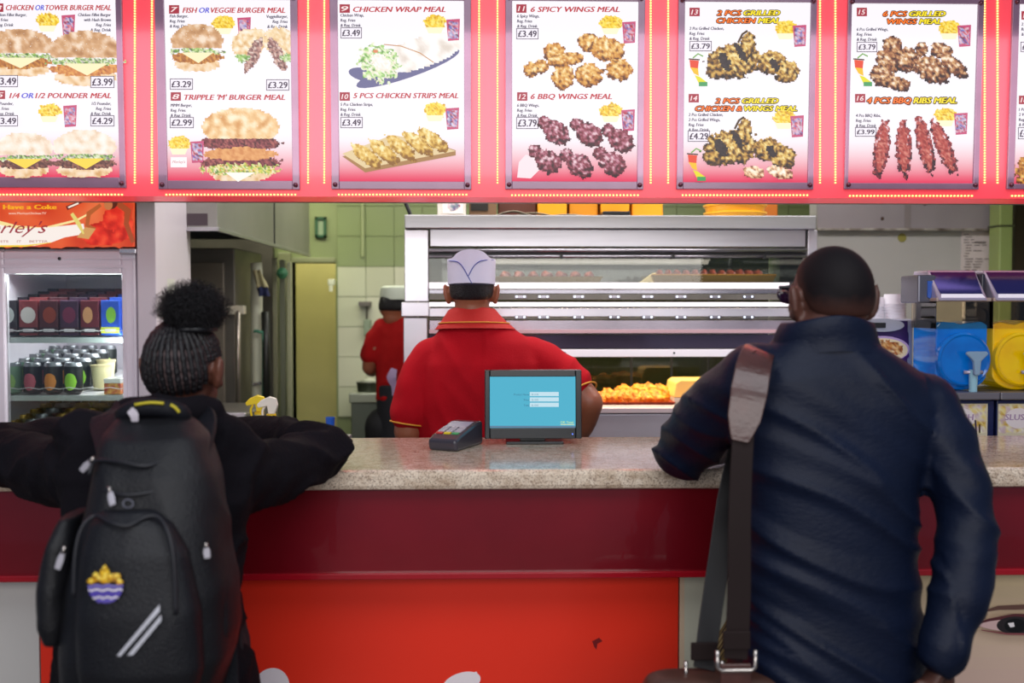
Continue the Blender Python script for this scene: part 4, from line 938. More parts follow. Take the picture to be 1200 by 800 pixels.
for k in range(7):
    x = x0+.03+(x1-x0-.06)*k/6; c = (x, YD+.16, zsh+.005+.03)
    tag(lump(.024, .04, .026, c, k+20, .3).build('glazed_wing', meat, org=c, smooth=True), f'dark glazed wing, {pos[k]} from the left in the orange-edged tray', 'chicken wing', 'glazed wings on the upper tier')
c = P(745, 338, YD+.12)
pc = thing('price_card', 'pale yellow tilted card beside the tray of dark ribs', 'card', (c.x, c.y, zsh+.001))
M().prism([(X(744, YD+.12), zsh+.001), (X(768, YD+.12), zsh+.001), (X(768, YD+.12), zsh+.055), (X(764, YD+.12), zsh+.052)], YD+.115, YD+.125, 'y').build('card', mat('card_yellow', '#f4e4a8', .5), pc)
M().lathe([(.0001, 0), (.009, 0), (.009, .004), (.0001, .004)], P(761, 333, YD+.114), 12, axis='y').build('round_mark', mat('mark_grey', '#8c8478', .5), pc)
tr, x0, x1 = tray('steel_tray', 'low steel tray heaped with golden fried chicken on the cabinet deck', 650, 786, YD+.12, YD+.42, zdk+.001, .022, mat('tray_red', '#a84838', .3, .3))
random.seed(5)
spots_ = [(705, 470, 0), (718, 471, 0), (731, 472, 0), (744, 471, 0), (757, 472, 0), (770, 471, 0), (712, 463, 1), (726, 464, 1), (740, 463, 1), (754, 464, 1), (767, 463, 1), (778, 470, 1), (760, 457, 2), (772, 458, 2), (749, 458, 2), (731, 458, 2)]
wo = ['front row', 'middle row', 'top of the heap']
cnt = [0, 0, 0]
for k, (u, v, r) in enumerate(spots_):
    y = YD+.17+.055*r; c = P(u, v, y); c.z = max(c.z, zdk+.03); cnt[r] += 1
    m_ = M().ell((0, 0, 0), .036, .03, .028, 34, 24)
    for i, q in enumerate(m_.v):
        s_ = Vector((k*3.1, k*1.3, 0)); n_ = noise.noise(q*38+s_)*.5+abs(noise.noise(q*90+s_))*.55; m_.v[i] = q*(.85+.75*n_+.12*noise.noise(q*220+s_))+c
    tag(m_.build('fried_chicken', gold_f, org=c, smooth=True), f'crisp golden chicken piece, {pos[cnt[r]-1]} from left in the {wo[r]}', 'fried chicken', 'fried chicken pieces in the lower tray')
c0, c1 = P(789, 470, YD+.12), P(840, 470, YD+.12)
bb = thing('burger_box_stack', 'rounded pale yellow container beside the fried chicken in the cabinet', 'container', ((c0.x+c1.x)/2, YD+.2, zdk+.001))
M().prism([(c0.x, Z(466, YD+.12)), (c0.x+.012, Z(449, YD+.12)), (c0.x+.03, Z(446, YD+.12)), (c1.x-.02, Z(446, YD+.12)), (c1.x, Z(452, YD+.12)), (c1.x, Z(466, YD+.12))], YD+.12, YD+.32, 'y').build('lid', mat('container_yellow', '#f4c468', .45), bb, bevel=.004)
M().box(c0.x+.004, c1.x-.004, YD+.125, YD+.315, zdk+.001, Z(466.5, YD+.12)).build('base', mat('container_base', '#d8d0c0', .4), bb, bevel=.003)
# things on top of the cabinet
zc = Z(252, YD-.03)+.0005
def topbox(nm, lab, cat, u0, u1, v0, y0, dep, mt, parts=()):
    x0, x1 = X(u0, y0), X(u1, y0); z1 = Z(v0, y0); t = thing(nm, lab, cat, ((x0+x1)/2, y0+dep/2, zc))
    M().box(x0, x1, y0, y0+dep, zc, z1).build('box_body', mt, t, bevel=.004)
    for (a_, b_, c_, d_, mm) in parts: M().box(X(a_, y0), X(c_, y0), y0-.004, y0-.0005, Z(d_, y0), Z(b_, y0)).build('panel', mm, t)
    return t
yb_ = mat('yellow_box', '#e09410', .5, var=.1, vscale=2); ob = mat('orange_box', '#b8640c', .5)
t = topbox('picture_card_box', 'small white box with a red and blue picture on the cabinet top', 'box', 513, 546, 222, YD+.05, .12, mat('card_white', '#d8d0c4', .5), ((519, 228, 543, 250, mat('card_face', '#ece4dc', .5)),))
p = Print(lambda x, y, l: P(x, y, YD+.045-l)); p.tex(inell(531, 240, 7, 7), 520, 230, 542, 250, 2.4, pal(['#c84860', '#e8d8d8', '#5a4878', '#7a9890'], .5)); p.build('picture', PM, t)
topbox('brown_carton', 'brown cardboard carton with a dark opening on the cabinet top', 'box', 550, 582, 220, YD+.12, .2, mat('carton_brown', '#6e5238', .7), ((552, 233, 572, 247, mat('very_dark', '#18120e', .6)),))
topbox('maroon_carton', 'dark maroon carton behind loose papers on the cabinet top', 'box', 584, 628, 220, YD+.2, .22, mat('carton_maroon', '#582c20', .6))
yw = 'first second third fourth'.split()
for k, (a_, b_) in enumerate(((630, 664), (667, 700), (704, 737), (740, 776))):
    topbox('yellow_box', f'{yw[k]} upright yellow box from the left on the cabinet top', 'box', a_, b_, 214, YD+.16+.02*(k % 2), .24, yb_ if k != 1 else mat('amber_box', '#cc8410', .5))
t = thing('loose_papers', 'curled sheets of paper lying before the maroon carton', 'paper', P(610, 251, YD+.06))
for k, (a_, b_, h) in enumerate(((578, 625, 6), (600, 650, 4), (640, 690, 2))):
    n = 9; m_ = M(); vs = []
    for s_ in (0, 1):
        for i in range(n):
            q = i/(n-1); x = X(a_+(b_-a_)*q, YD+.05); z_ = zc+.002+k*.001+h*.0034*math.sin(q*math.pi)**1.3+s_*.0015
            vs += [(x, YD+.03+.01*k, z_), (x, YD+.15, z_+.004)]
    for i in range(n-1): a2 = 2*i; g = 2*n; m_.f += [(a2, a2+2, a2+3, a2+1), (g+a2, g+a2+1, g+a2+3, g+a2+2), (a2, g+a2, g+a2+2, a2+2)]; m_.m += [0]*3
    m_.v = [Vector(q) for q in vs]; m_.build('sheet', mat('paper_sheet', '#b0a48c', .6), t, smooth=True)
t = thing('marker_tray', 'flat black tray between two yellow boxes on the cabinet top', 'tray', P(722, 251, YD+.06))
M().box(X(706, YD+.04), X(738, YD+.04), YD+.04, YD+.14, zc, Z(247, YD+.04)).build('tray_body', dark, t, bevel=.003)
# stack of yellow tubs
t = thing('yellow_tub_stack', 'tall stack of ribbed yellow tubs on the cabinet top at right', 'stack of tubs', (X(860, YD+.19), YD+.19, zc))
for j in range(6):
    z_ = zc+j*.032
    M().lathe([(.0001, 0), (.12, 0), (.125, .022), (.132, .024), (.132, .031), (.0001, .031)], (X(860, YD+.19), YD+.19, z_), 28).build('tub', mat('tub_yellow', '#e8a820', .35, sheen=.1), t, smooth=True, auto=True)
t = topbox('orange_tub', 'brown-orange tub beside the stack of yellow tubs', 'tub', 888, 910, 214, YD+.45, .18, ob)
# small diagonal rod on the left of the top
t = tag(M().tube([P(473, 232, YD+.1), P(481, 251.3, YD+.1)], .008, 8).build('black_rod', dark, org=P(481, 251, YD+.1)), 'short black rod leaning at the left end of the cabinet top', 'rod')

# ------------------------------------------------------------------ wall panels on the right
YR = 4.75
wr = M().box(X(955, YR), X(1166, YR), YR, YR+.1, 0, 2.62); wro = struct(wr.build('wall_partition', mat('panel_grey_white', '#b9b5b2', .35, var=.12, vscale=1.6)))
M().box(X(955, YR), X(1164, YR), YR-.02, YR-.001, Z(268, YR)+.005, 2.6).build('upper_panel', mat('panel_shade', '#958c90', .4, var=.1, vscale=2), wro)
M().box(X(955, YR), X(1165, YR), YR-.035, YR-.001, Z(268, YR)-.008, Z(268, YR)+.004).build('ledge', mat('ledge_grime', '#5a4c44', .5, col2='#b0a8a0', vscale=14), wro, bevel=.002)
M().box(X(1056, YR)-.001, X(1056, YR)+.03, YR-.0215, YR-.0202, Z(268, YR)+.006, 2.6).build('cover_strip', mat('cover_strip', '#857b7c', .4), wro)
M().box(X(1163.5, YR), X(1166, YR), YR-.012, YR, 1.0, Z(269, YR)).build('edge_bead', mat('bead_grey', '#8c8a86', .4), wro)
for (u, v) in ((1034, 256), (1084, 239)): M().lathe([(.0001, 0), (.009, 0), (.007, .003), (.0001, .004)], P(u, v, YR-.0205), 10, axis='y').build('screw', mat('screw_rust', '#4a3430', .5), wro)
t = thing('round_sticker', 'small round mustard sticker on the grey wall panel', 'sticker', P(1057, 278, YR)); M().lathe([(.0001, 0), (.021, 0), (.021, .002), (.0001, .002)], P(1057, 278.5, YR-.0005), 24, axis='y').build('disc', mat('mustard', '#8c8440', .5), t)
t = thing('paper_notice', 'white printed paper notice on the wall panel above the slush machine', 'notice', P(1145, 300, YR))
a_, b_ = P(1127, 270, YR-.004), P(1163, 330, YR-.004)
M().box(a_.x, b_.x, YR-.005, YR-.0005, b_.z, a_.z).build('sheet', mat('notice_paper', '#cfc2c0', .6), t)
p = Print(lambda x, y, l: P(x, y, YR-.0055-l))
random.seed(2)
for k in range(14):
    y = 274+k*3.2; n_ = random.randint(1, 3); x = 1129+random.uniform(0, 3)
    for _ in range(n_):
        w_ = random.uniform(4, 10); p.rect(x, y, min(x+w_, 1160), y+.9, '#7a6c6c'); x += w_+2.5
        if x > 1156: break
p.text('PRICE', 1143, 285, 12, 2.4, '#504444', .02)
p.build('printed_lines', PM, t)
# green pipe and brown door beyond
t = thing('green_pipe', 'wide pale green square duct right of the wall panel', 'pipe', (X(1177, 4.6), 4.6, 0))
M().box(X(1169, 4.6), X(1185, 4.6), 4.6, 4.7, 0, 2.62).build('duct', mat('duct_green', '#8c9c5c', .4), t, bevel=.008)
M().box(X(1168.5, 4.6)-.002, X(1185.5, 4.6)+.002, 4.596, 4.704, Z(264, 4.6), Z(262, 4.6)).build('strap', mat('pipe_strap', '#4a5030', .5), t)
struct(M().box(X(1187, 4.8), 2.9, 4.8, 4.86, 0, 2.62).build('door_2', mat('dark_wood', '#3c2c20', .5, var=.3, vscale=3, stretch=(6, 6, .6))))
# back worktop at the right, behind the counter
ZW = .93
bw = thing('back_worktop', 'steel worktop behind the counter at the right under the drink machines', 'worktop', (1.6, 3.5, 0))
YW0, YW1 = 3.05, 3.95
M().box(X(990, YW0), 2.5, YW0, YW1, ZW-.04, ZW).build('worktop', steel, bw, bevel=.004)
M().box(X(990, YW0)+.02, 2.48, YW0+.04, YW1-.02, .0, ZW-.04).build('cupboard', dsteel, bw)
# ---------------- slush machine
YL = 3.15
pur = mat('slush_navy', '#16204e', .35); pgr = mat('slush_grey', '#77747c', .35, .3); drk = mat('slush_dark', '#30303a', .3)
rim_ = mat('lid_frame', '#c0b8cc', .25, .4); mir = mat('lid_mirror', '#4c4680', .1, .9, emit='#303890', estr=.08)
for k, (ul, cname, c1, c2) in enumerate(((1098, 'blue', '#0078d4', '#0660b8'), (1165, 'yellow', '#f4cc00', '#e6b000'))):
    x0, x1 = X(ul, YL), X(ul+65.5, YL); t = thing('slush_machine', f'slush drink machine unit filled with {cname} ice slush', 'slush machine', ((x0+x1)/2, YL+.2, ZW), 'slush machine units on the back worktop')
    yb0 = YL-.02
    M().box(x0+.002, x1-.002, yb0, YL+.2, ZW+.02, Z(470, yb0)).build('base', pur, t, bevel=.004)
    M().box(x0+.004, x1-.004, yb0-.02, YL+.02, ZW, ZW+.02).box(x0+.004, x1-.004, YL+.15, YL+.19, ZW, ZW+.02).build('foot', dark, t)
    a_, b_ = P(ul+5, 473, yb0-.003), P(ul+59, 509, yb0-.003)
    M().box(a_.x, b_.x, yb0-.003, yb0, b_.z-.05, a_.z).build('label_panel', mat('slush_label', '#dfd2b4', .35), t)
    p = Print(lambda x, y, l: P(x, y, yb0-.0036-l))
    ua = ul+5
    p.tex(lambda x, y: True, ua+1, 474, ul+58, 508, 3, pal(['#c89c38', '#e8d078', '#f0e8c0', '#c8a8b8', '#f4f0e4'], .14, k, .2))
    p.ell(ua+24, 490, 16, 12, '#ecdfe0', 0, 14); p.text('SLUSH', ua+8, 492, 30, 7, '#b090b0', .02, .1); p.line([(ua+40, 492), (ua+41, 507)], 2, '#3c2c48'); p.line([(ua+45, 497), (ua+45, 507)], 2, '#58482c')
    p.build('label_print', PM, t)
    M().box(x0-.001, x1+.001, yb0-.03, YL+.1, Z(470, yb0-.03), Z(461, yb0-.03)).build('drip_rail', pgr, t, bevel=.004)
    M().box(x0+.004, x1-.004, YL-.0, YL+.2, Z(470, yb0), Z(459, YL)).build('tray_deck', drk, t)
    # tank: clear box, slush inside, round front
    zt0, zt1 = Z(459, YL)+.001, Z(353, YL); zs = Z(378, YL)
    cl = glassmat('tank_clear', '#fbf6ea', 1.0)
    g = M(); wt_ = .003; g.box(x0+.003, x0+.006, YL+.02, YL+.2, zs-.02, zt1).box(x1-.006, x1-.003, YL+.02, YL+.2, zs-.02, zt1).box(x0+.003, x1-.003, YL+.017, YL+.02, zs-.02, zt1).box(x0+.003, x1-.003, YL+.2, YL+.203, zs-.02, zt1)
    g.build('tank', cl, t)
    sm = mat('slush_'+cname, c1, .18, coat=.6, col2=c2, vscale=9, emit=c1, estr=.10)
    n = 14; vs = []; prof_z = lambda q, j: zs+.006*math.sin(q*9+k)+.006*noise.noise(Vector((q*6, j, k)))-.012*abs(2*q-1)**3
    m_ = M(); cxm = (x0+x1)/2; hw = (x1-x0)/2-.007; zbm = zt0+hw*.62
    prof = [(cxm-hw, zs-.01)]
    bot = [(cxm+hw*math.cos(a2), zbm+hw*.62*math.sin(a2)) for a2 in [math.pi+math.pi*j/12 for j in range(13)]]
    top = [(cxm+hw*(1-2*j/n), prof_z(1-j/n, 0)) for j in range(n+1)]
    m_.prism(bot+top, YL+.022, YL+.195, 'y'); m_.build('slush', sm, t, bevel=.004, smooth=False)
    dcx = P(ul+32, 421, YL); r = .086
    M().lathe([(.0001, 0), (r, 0), (r, .02), (r-.006, .026), (r-.012, .022), (.03, .024), (.0001, .024)], (dcx.x, YL+.02, dcx.z), 40, axis='y').build('front_disc', sm, t, smooth=True, auto=True)
    # tap
    tx = dcx.x+.02; tz = Z(422, YL-.03); tp = mat('tap_clear', '#8ca8c0' if k == 0 else '#a8a4c8', .15, spec=.8)
    M().prism([(tx-.036, Z(415, YL-.03)), (tx-.03, Z(412, YL-.03)), (tx+.03, Z(412, YL-.03)), (tx+.036, Z(415, YL-.03)), (tx+.012, tz-.005), (tx+.009, tz-.05), (tx-.009, tz-.05), (tx-.012, tz-.005)], YL-.05, YL-.032, 'y').build('tap_lever', tp, t, bevel=.005)
    M().lathe([(.0001, -.06), (.012, -.06), (.014, .03), (.0001, .03)], (tx, YL-.02, Z(445, YL-.02)), 14).build('tap_spout', mat('spout_blue', '#9cc8d8', .2), t, smooth=True, auto=True)
    M().tube([(tx-.03, YL-.02, Z(437, YL-.02)), (tx+.03, YL-.02, Z(437, YL-.02))], .006, 8).build('tap_pin', rim_, t, smooth=True)
    # lid with glossy slanted display
    lx0, lx1 = X(ul+2, YL), X(ul+60, YL)
    zl0, zl1 = Z(352, YL), Z(315, YL)
    M().box(x0+.001, x1-.001, YL+.01, YL+.21, zt1, zt1+.012).build('lid_base', mat('lid_beige', '#b09c90', .4), t, bevel=.003)
    M().prism([(YL+.0, zl0), (YL+.09, zl1), (YL+.2, zl1), (YL+.2, zl0)], lx0, lx1, 'x').build('lamp_housing', rim_, t, bevel=.006)
    i = .007
    def slp(x, s_, l): return (x, YL+.09*s_-l, zl0+(zl1-zl0)*s_+l*.9)
    q = M(); q.add([slp(lx0+.012, .22, .001), slp(lx1-.012, .22, .001), slp(lx1-.006, .93, .001), slp(lx0+.006, .93, .001)], [(0, 1, 2, 3)]); q.build('housing_window', mir, t)
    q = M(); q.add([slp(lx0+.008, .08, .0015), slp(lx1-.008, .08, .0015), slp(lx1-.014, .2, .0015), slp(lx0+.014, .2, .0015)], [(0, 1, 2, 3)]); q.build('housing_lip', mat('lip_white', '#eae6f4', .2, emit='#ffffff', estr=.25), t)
    if k == 0:
        a2, b2 = P(ul-22, 322, YL+.06), P(ul-.5, 355, YL+.06)
        M().box(a2.x, b2.x-.002, YL+.06, YL+.2, b2.z, a2.z).build('motor_cover', mat('motor_grey', '#6c6c78', .25, .5), t, bevel=.006)
        M().prism([(X(ul-11, YL+.05), b2.z+.02), (X(ul-7, YL+.05), b2.z+.012), (X(ul-5, YL+.05), a2.z-.02), (X(ul-11, YL+.05), a2.z-.02)], YL+.055, YL+.0599, 'y').build('blue_mark', mat('mark_blue', '#3860b8', .3), t)
    else:
        pass
    M().box(lx1+.001, x1-.002, YL+.05, YL+.2, zt1+.013, zl1-.012).build('hinge_cover', drk, t, bevel=.004)
t = thing('power_cable', 'thin black cable hanging between coffee machine and slush machine', 'cable', P(1076, 380, 3.4))
M().tube([P(1079, 362, 3.42), P(1075, 366, 3.42), P(1075, 380, 3.42), P(1077, 400, 3.42), Vector((X(1076, 3.42), 3.42, ZW+.005))], .004, 6, smooth=5).build('cable', dark, t, smooth=True)
# ---------------- coffee machine
YO = 3.4
x0, x1 = X(1002, YO), X(1070, YO); zo = Z(374, YO)
cfm = thing('coffee_machine', 'hot drinks machine with purple front showing a frothy coffee cup', 'coffee machine', ((x0+x1)/2, YO+.15, ZW))
M().box(x0, x1, YO, YO+.35, ZW, zo).build('body', mat('coffee_grey', '#a8a8bc', .3, .2), cfm, bevel=.006)
M().box(x0+.01, x1-.022, YO-.006, YO, ZW+.04, zo-.006).build('front_panel', mat('front_purple', '#2c1450', .3), cfm)
M().lathe([(.0001, 0), (.07, 0), (.075, .01), (.075, .02), (.0001, .02)], (X(1031, YO), YO-.004, Z(381, YO)), 30, sy=.3, axis='y').xf(lambda q: q).build('display_surround', mat('display_silver', '#bcbcc8', .25, .3), cfm, smooth=True, auto=True)
a2, b2 = P(1020, 378, YO-.03), P(1038, 384, YO-.03); M().box(a2.x, b2.x, YO-.03, YO-.024, b2.z, a2.z).build('display', dark, cfm)
p = Print(lambda x, y, l: P(x, y, YO-.0065-l))
p.tex(lambda x, y: y > 386, 1004, 386, 1063, 450, 5, pal(['#1c1440', '#3a1860', '#4c2080'], .05, 2, .05))
p.ell(1034, 409, 32, 15.5, '#c8a8d8', 0, 26); p.ell(1034, 410, 30, 14, '#f4e0b8', 0, 26); p.tex(inell(1036, 409, 23, 10, 0, .1), 1005, 396, 1062, 422, 2.2, pal(['#6a2c10', '#b86020', '#e8b060', '#f8e0b0'], .3, 2))
p.ell(1056, 434, 7, 9, '#e0d8f0', -20, 20); p.ell(1056, 434, 4, 6, '#3a1a68', -20, 20); p.line([(1010, 424), (1035, 432), (1046, 444)], 1.5, '#9c60c0')
p.build('cup_print', PM, cfm)
cupm = mat('cup_white', '#e4e2e8', .4)
for k, (u, n_, nm) in enumerate(((1047, 6, 'stack of nested white cups on the coffee machine'), (1026, 5, 'second stack of white cups half hidden by the man head'))):
    cx = X(u, YO+.1); z_ = zo+.001
    for j in range(n_):
        r0, r1 = .040, .034
        c = (cx+random.uniform(-.001, .001), YO+.1+.02*k, z_+j*.010); h = .036
        o = M().lathe([(.0001, 0), (r0+.002, 0), (r0+.002, .004), (r0, .005), (r1, h), (.0001, h)], c, 24).build('paper_cup', cupm, org=c, smooth=True, auto=True)
        tag(o, f'white cup lid, {["lowest", "second from bottom", "third from bottom", "fourth from bottom", "fifth from bottom", "topmost"][j]} in the {"right" if k == 0 else "left"} stack on coffee machine', 'cup', 'white cups on the coffee machine')
# ------------------------------------------------------------------ people
def fuse(m_, name, voxel, sm=4, disp=None, fac=.5):
    me = m_.mesh('tmp', [], Vector((0, 0, 0)))
    o = bpy.data.objects.new('tmp', me); COL.objects.link(o)
    r = o.modifiers.new('r', 'REMESH'); r.mode = 'VOXEL'; r.voxel_size = voxel; r.adaptivity = 0
    if sm: s_ = o.modifiers.new('s', 'SMOOTH'); s_.iterations = sm; s_.factor = fac
    out = bpy.data.meshes.new_from_object(o.evaluated_get(bpy.context.evaluated_depsgraph_get()))
    bpy.data.objects.remove(o); bpy.data.meshes.remove(me); out.name = name
    if disp:
        ns = [v.normal.copy() for v in out.vertices]
        for v, n in zip(out.vertices, ns): v.co += n*disp(v.co, n)
    for p_ in out.polygons: p_.use_smooth = True
    return out
def place(me, name, mt, parent, label=None):
    og = ORG[parent.name]
    for v in me.vertices: v.co -= og
    me.materials.clear(); me.materials.append(mt)
    return link(name, me, parent, None, label)
def fold(seed, k=1.0, fr_=(9, 9, 9), amp=.006):
    """soft cloth creases: ridged, stretched noise"""
    S = Vector((seed, seed*.7, seed*.3))
    def f(co, n):
        w_ = Vector((co.x*fr_[0], co.y*fr_[1], co.z*fr_[2]))+S; w_ += .5*noise.noise_vector(w_*.6)
        return amp*(.5-abs(noise.noise(w_))*2.2)+amp*.35*noise.noise(w_*3.1)
    return f
def limb(m_, pts, rad, seg=16, n=5, flat=(1, 1)):
    path, rr = catmull([Vector(p) for p in pts], list(rad), n)
    m_.tube(path, rr, seg, flat)
    for i in (0, len(path)-1): m_.ell(path[i], rr[i], rr[i], rr[i], 14, 9)
def ring(v, ul, ur, Y, ry):
    a_, b_ = P(ul, v, Y), P(ur, v, Y); return ((a_+b_)/2, abs(b_.x-a_.x)/2, ry)
def hand(m_, wrist, d, up, sc=1.0, side=1, curl=.5):
    """palm with four fingers and a thumb; d = direction of the fingers, up = back of the hand"""
    d = Vector(d).normalized(); up = Vector(up); up = (up-d*up.dot(d)).normalized(); s_ = d.cross(up).normalized()*side
    w_ = Vector(wrist)
    limb(m_, [w_-d*.03*sc, w_+d*.01*sc, w_+d*.045*sc, w_+d*.078*sc], [.026*sc, .027*sc, .033*sc, .03*sc], 14, 3, (1.15, .52) if abs(up.z) < .7 else (1.15, .52))
    for k, (off, ln) in enumerate(((-.030, .068), (-.0105, .078), (.0105, .073), (.029, .058))):
        b_ = w_+d*.072*sc+s_*off*sc; q = [b_-d*.02*sc, b_]; di = d.copy()
        for j, l_ in enumerate((.45, .32, .23)):
            c_ = curl*(.35+.45*j); di2 = (d*math.cos(c_)-up*math.sin(c_)).normalized(); q.append(q[-1]+di2*ln*l_*sc)
        limb(m_, q, [.0085*sc, .009*sc, .0085*sc, .008*sc, .0068*sc], 10, 3)
    b_ = w_+d*.018*sc-s_*.022*sc
    limb(m_, [b_, b_+(d*.5-s_*.8)*.03*sc, b_+(d*.8-s_*.75-up*.15)*.055*sc, b_+(d*1.15-s_*.65-up*.4)*.072*sc], [.014*sc, .0125*sc, .0105*sc, .0085*sc], 10, 3)
def head(m_, c, yaw, pitch=0, sc=1.0, wide=1.0, ear=1.0):
    """face looks along +y before the turn (away from the camera)"""
    R = Euler((math.radians(pitch), 0, math.radians(yaw)), 'XYZ').to_matrix(); c = Vector(c); h = M()
    h.ell((0, -.004, .022), .074*wide, .093, .088, 28, 18); h.ell((0, -.03, .01), .070*wide, .064, .075, 24, 14); h.ell((0, .02, -.01), .066*wide, .072, .075, 24, 14)
    h.ell((0, .035, -.058), .054*wide, .055, .052, 20, 12); h.ell((0, .068, -.088), .026, .024, .02, 14, 9)          # jaw, chin
    h.ell((0, .079, .030), .05, .016, .012, 16, 8)                                                          # brow
    h.tube([(0, .086, .02), (0, .1, -.005), (0, .108, -.022), (0, .094, -.032)], [.008, .011, .015, .012], 12); h.ell((.013, .096, -.026), .009, .01, .008, 10, 6); h.ell((-.013, .096, -.026), .009, .01, .008, 10, 6)
    h.ell((0, .09, -.05), .023, .012, .007, 14, 8); h.ell((0, .088, -.06), .02, .012, .008, 14, 8)                      # lips
    for s_ in (-1, 1):
        h.ell((s_*.036, .072, -.02), .022, .018, .022, 12, 8)
        e_ = Euler((0, math.radians(12*s_), math.radians(32*s_)), 'XYZ')
        h.ell((s_*.085*wide, -.006, -.006), .009*ear, .019*ear, .032*ear, 14, 10, e_); h.ell((s_*.083*wide, .002, -.030), .009, .010, .012, 10, 8)
        h.ell((s_*.090*wide, -.014, .006), .007*ear, .012*ear, .026*ear, 12, 8, e_)
    h.xf(lambda q: c+sc*(R @ Vector(q))); n = len(m_.v); m_.add(h.v, h.f)
    def T(q): return c+sc*(R @ Vector(q))
    return T, R
def eyes(T, R, sc, par):
    for s_ in (-1, 1):
        M().ell(T((s_*.031, .074, .008)), .0115*sc, .0115*sc, .0115*sc, 14, 9).build('eye', mat('eye_white', '#e8e0dc', .2), par, smooth=True)
        M().ell(T((s_*.031, .083, .008)), .006*sc, .006*sc, .006*sc, 10, 7).build('iris', mat('eye_brown', '#20120c', .1), par, smooth=True)
def leg_pts(hip, foot_x, foot_y): return [hip, (foot_x, (hip[1]+foot_y)/2+.01, .5), (foot_x, foot_y, .1)]
def shoe(par, x, y, mt):
    m_ = M(); m_.ell((x, y+.03, .045), .045, .11, .045, 16, 10).ell((x, y-.04, .06), .042, .06, .055, 16, 10)
    m_.xf(lambda q: (q[0], q[1], max(q[2], .001))); m_.build('shoe', mt, par, smooth=True)
dkskin = mat('dark_brown_skin', '#56342a', .5, var=.12, vscale=12, bump=.08, bscale=160, sss=.05)
brskin = mat('brown_skin', '#96583f', .45, var=.1, vscale=12, bump=.08, bscale=160, sss=.05)
def tube3(m_, path, r, flat, up): return m_.tube(path, r, 12, flat, 0, up)

# ================= man in the navy jacket
YMn = 2.0
man = thing('person', 'man in navy jacket leaning an elbow on the counter, brown leather bag strap over shoulder', 'person', (X(972, YMn), YMn, 0))
hc = P(974, 352, 2.03)
b = M(); T, R = head(b, hc, 11, 4, 1.0, 1.0, 1.2)
limb(b, [T((0, -.02, -.05)), P(965, 400, 2.0), P(968, 440, 2.02)], [.058, .06, .055], 18)
body_r = [(800, 890, 1055, 2.0, .10), (700, 885, 1055, 2.0, .1), (600, 880, 1060, 2.01, .1), (520, 885, 1062, 2.02, .095), (460, 890, 1068, 2.02, .085), (430, 915, 1040, 2.02, .055), (410, 935, 1005, 2.01, .05)]
b.loft([ring(*q) for q in body_r])
limb(b, [P(890, 455, 2.02), P(840, 492, 2.12), P(800, 530, 2.27)], [.055, .048, .042]); wl = Vector((P(905, 505, 2.62).x, 2.62, CT+.055))
limb(b, [P(800, 530, 2.27), (P(850, 515, 2.45).x, 2.45, CT+.06), wl], [.042, .040, .026]); hand(b, wl, (.8, .6, -.1), (0, -.1, 1), 1.05, -1, .5)
limb(b, [P(1080, 475, 2.02), P(1116, 545, 1.97), P(1133, 612, 1.93)], [.052, .042, .036]); wr_ = P(1104, 776, 1.85)
limb(b, [P(1133, 612, 1.93), P(1126, 690, 1.885), P(1108, 752, 1.85), wr_], [.036, .034, .024, .023]); hand(b, wr_, (-.42, .12, -.9), (.4, -.9, -.1), .98, 1, .55)
for s_ in (-1, 1): limb(b, [(hc.x-.03+.085*s_, 2.02, .82), (hc.x-.03+.1*s_, 2.04, .48), (hc.x-.03+.1*s_, 2.0, .09)], [.08, .055, .042])
mb_ = fuse(b, 'body', .0062, 3); place(mb_, 'body', dkskin, man)
eyes(T, R, 1.0, man)
# cropped hair: shell following the skull, above a hairline that dips behind the ears
def cap_shell(T, R, sc, wide, lift, keep, seg=72, rings=52, shade=None):
    m_ = M(); vs = []; ids = {}; fs = []
    def skull(d):
        best = 0
        for (c_, r_) in (((0, -.004, .022), (.074*wide, .093, .088)), ((0, -.03, .01), (.070*wide, .064, .075)), ((0, .02, -.01), (.066*wide, .072, .075))):
            # ray from (0,-.004,.01) along d against the ellipsoid
            o_ = Vector((0, -.004, .01))-Vector(c_); A_ = sum((d[i]/r_[i])**2 for i in range(3)); B_ = sum(o_[i]*d[i]/r_[i]**2 for i in range(3)); C_ = sum((o_[i]/r_[i])**2 for i in range(3))-1
            q = B_*B_-A_*C_
            if q > 0: best = max(best, (-B_+math.sqrt(q))/A_)
        return best
    for i in range(rings+1):
        t = math.pi*.78*i/rings
        for k in range(seg):
            a_ = 2*math.pi*k/seg; d = Vector((math.sin(t)*math.sin(a_), math.sin(t)*math.cos(a_), math.cos(t)))
            kk = keep(d); ids[i, k] = len(vs); L_ = skull(d)+(lift if kk > 0 else -.004)*min(1, abs(kk)*6+.3 if kk > 0 else 1)
            vs.append(Vector((0, -.004, .01))+d*L_)
    for i in range(rings):
        for k in range(seg):
            q = (ids[i, k], ids[i+1, k], ids[i+1, (k+1) % seg], ids[i, (k+1) % seg])
            if any(keep((vs[j]-Vector((0, -.004, .01))).normalized()) > 0 for j in q): fs.append(q)
    m_.add([T(v) for v in vs], fs)
    if shade:
        m_.c = []; o0 = Vector((0, -.004, .01)); c0, c1 = lin(shade[0]), lin(shade[1])
        for q in fs:
            cc = []
            for j in q:
                kk = min(1, max(0, keep((vs[j]-o0).normalized())/shade[2]+.12*noise.noise(vs[j]*90))); cc.append(tuple(c0[i]*(1-kk)+c1[i]*kk for i in range(3)))
            m_.c.append(cc)
    return m_
def hl_man(d):   # d.y front, -y back
    back = max(0, -d.y); side = abs(d.x)
    f_ = max(0, d.y); return d.z-(-.42*min(1, back*2.2)+.16*side*(1-min(1, back*1.6))+.95*f_)
hm_ = cap_shell(T, R, 1, 1.0, .0018, hl_man, shade=('#4a2c24', '#120d10', .5))
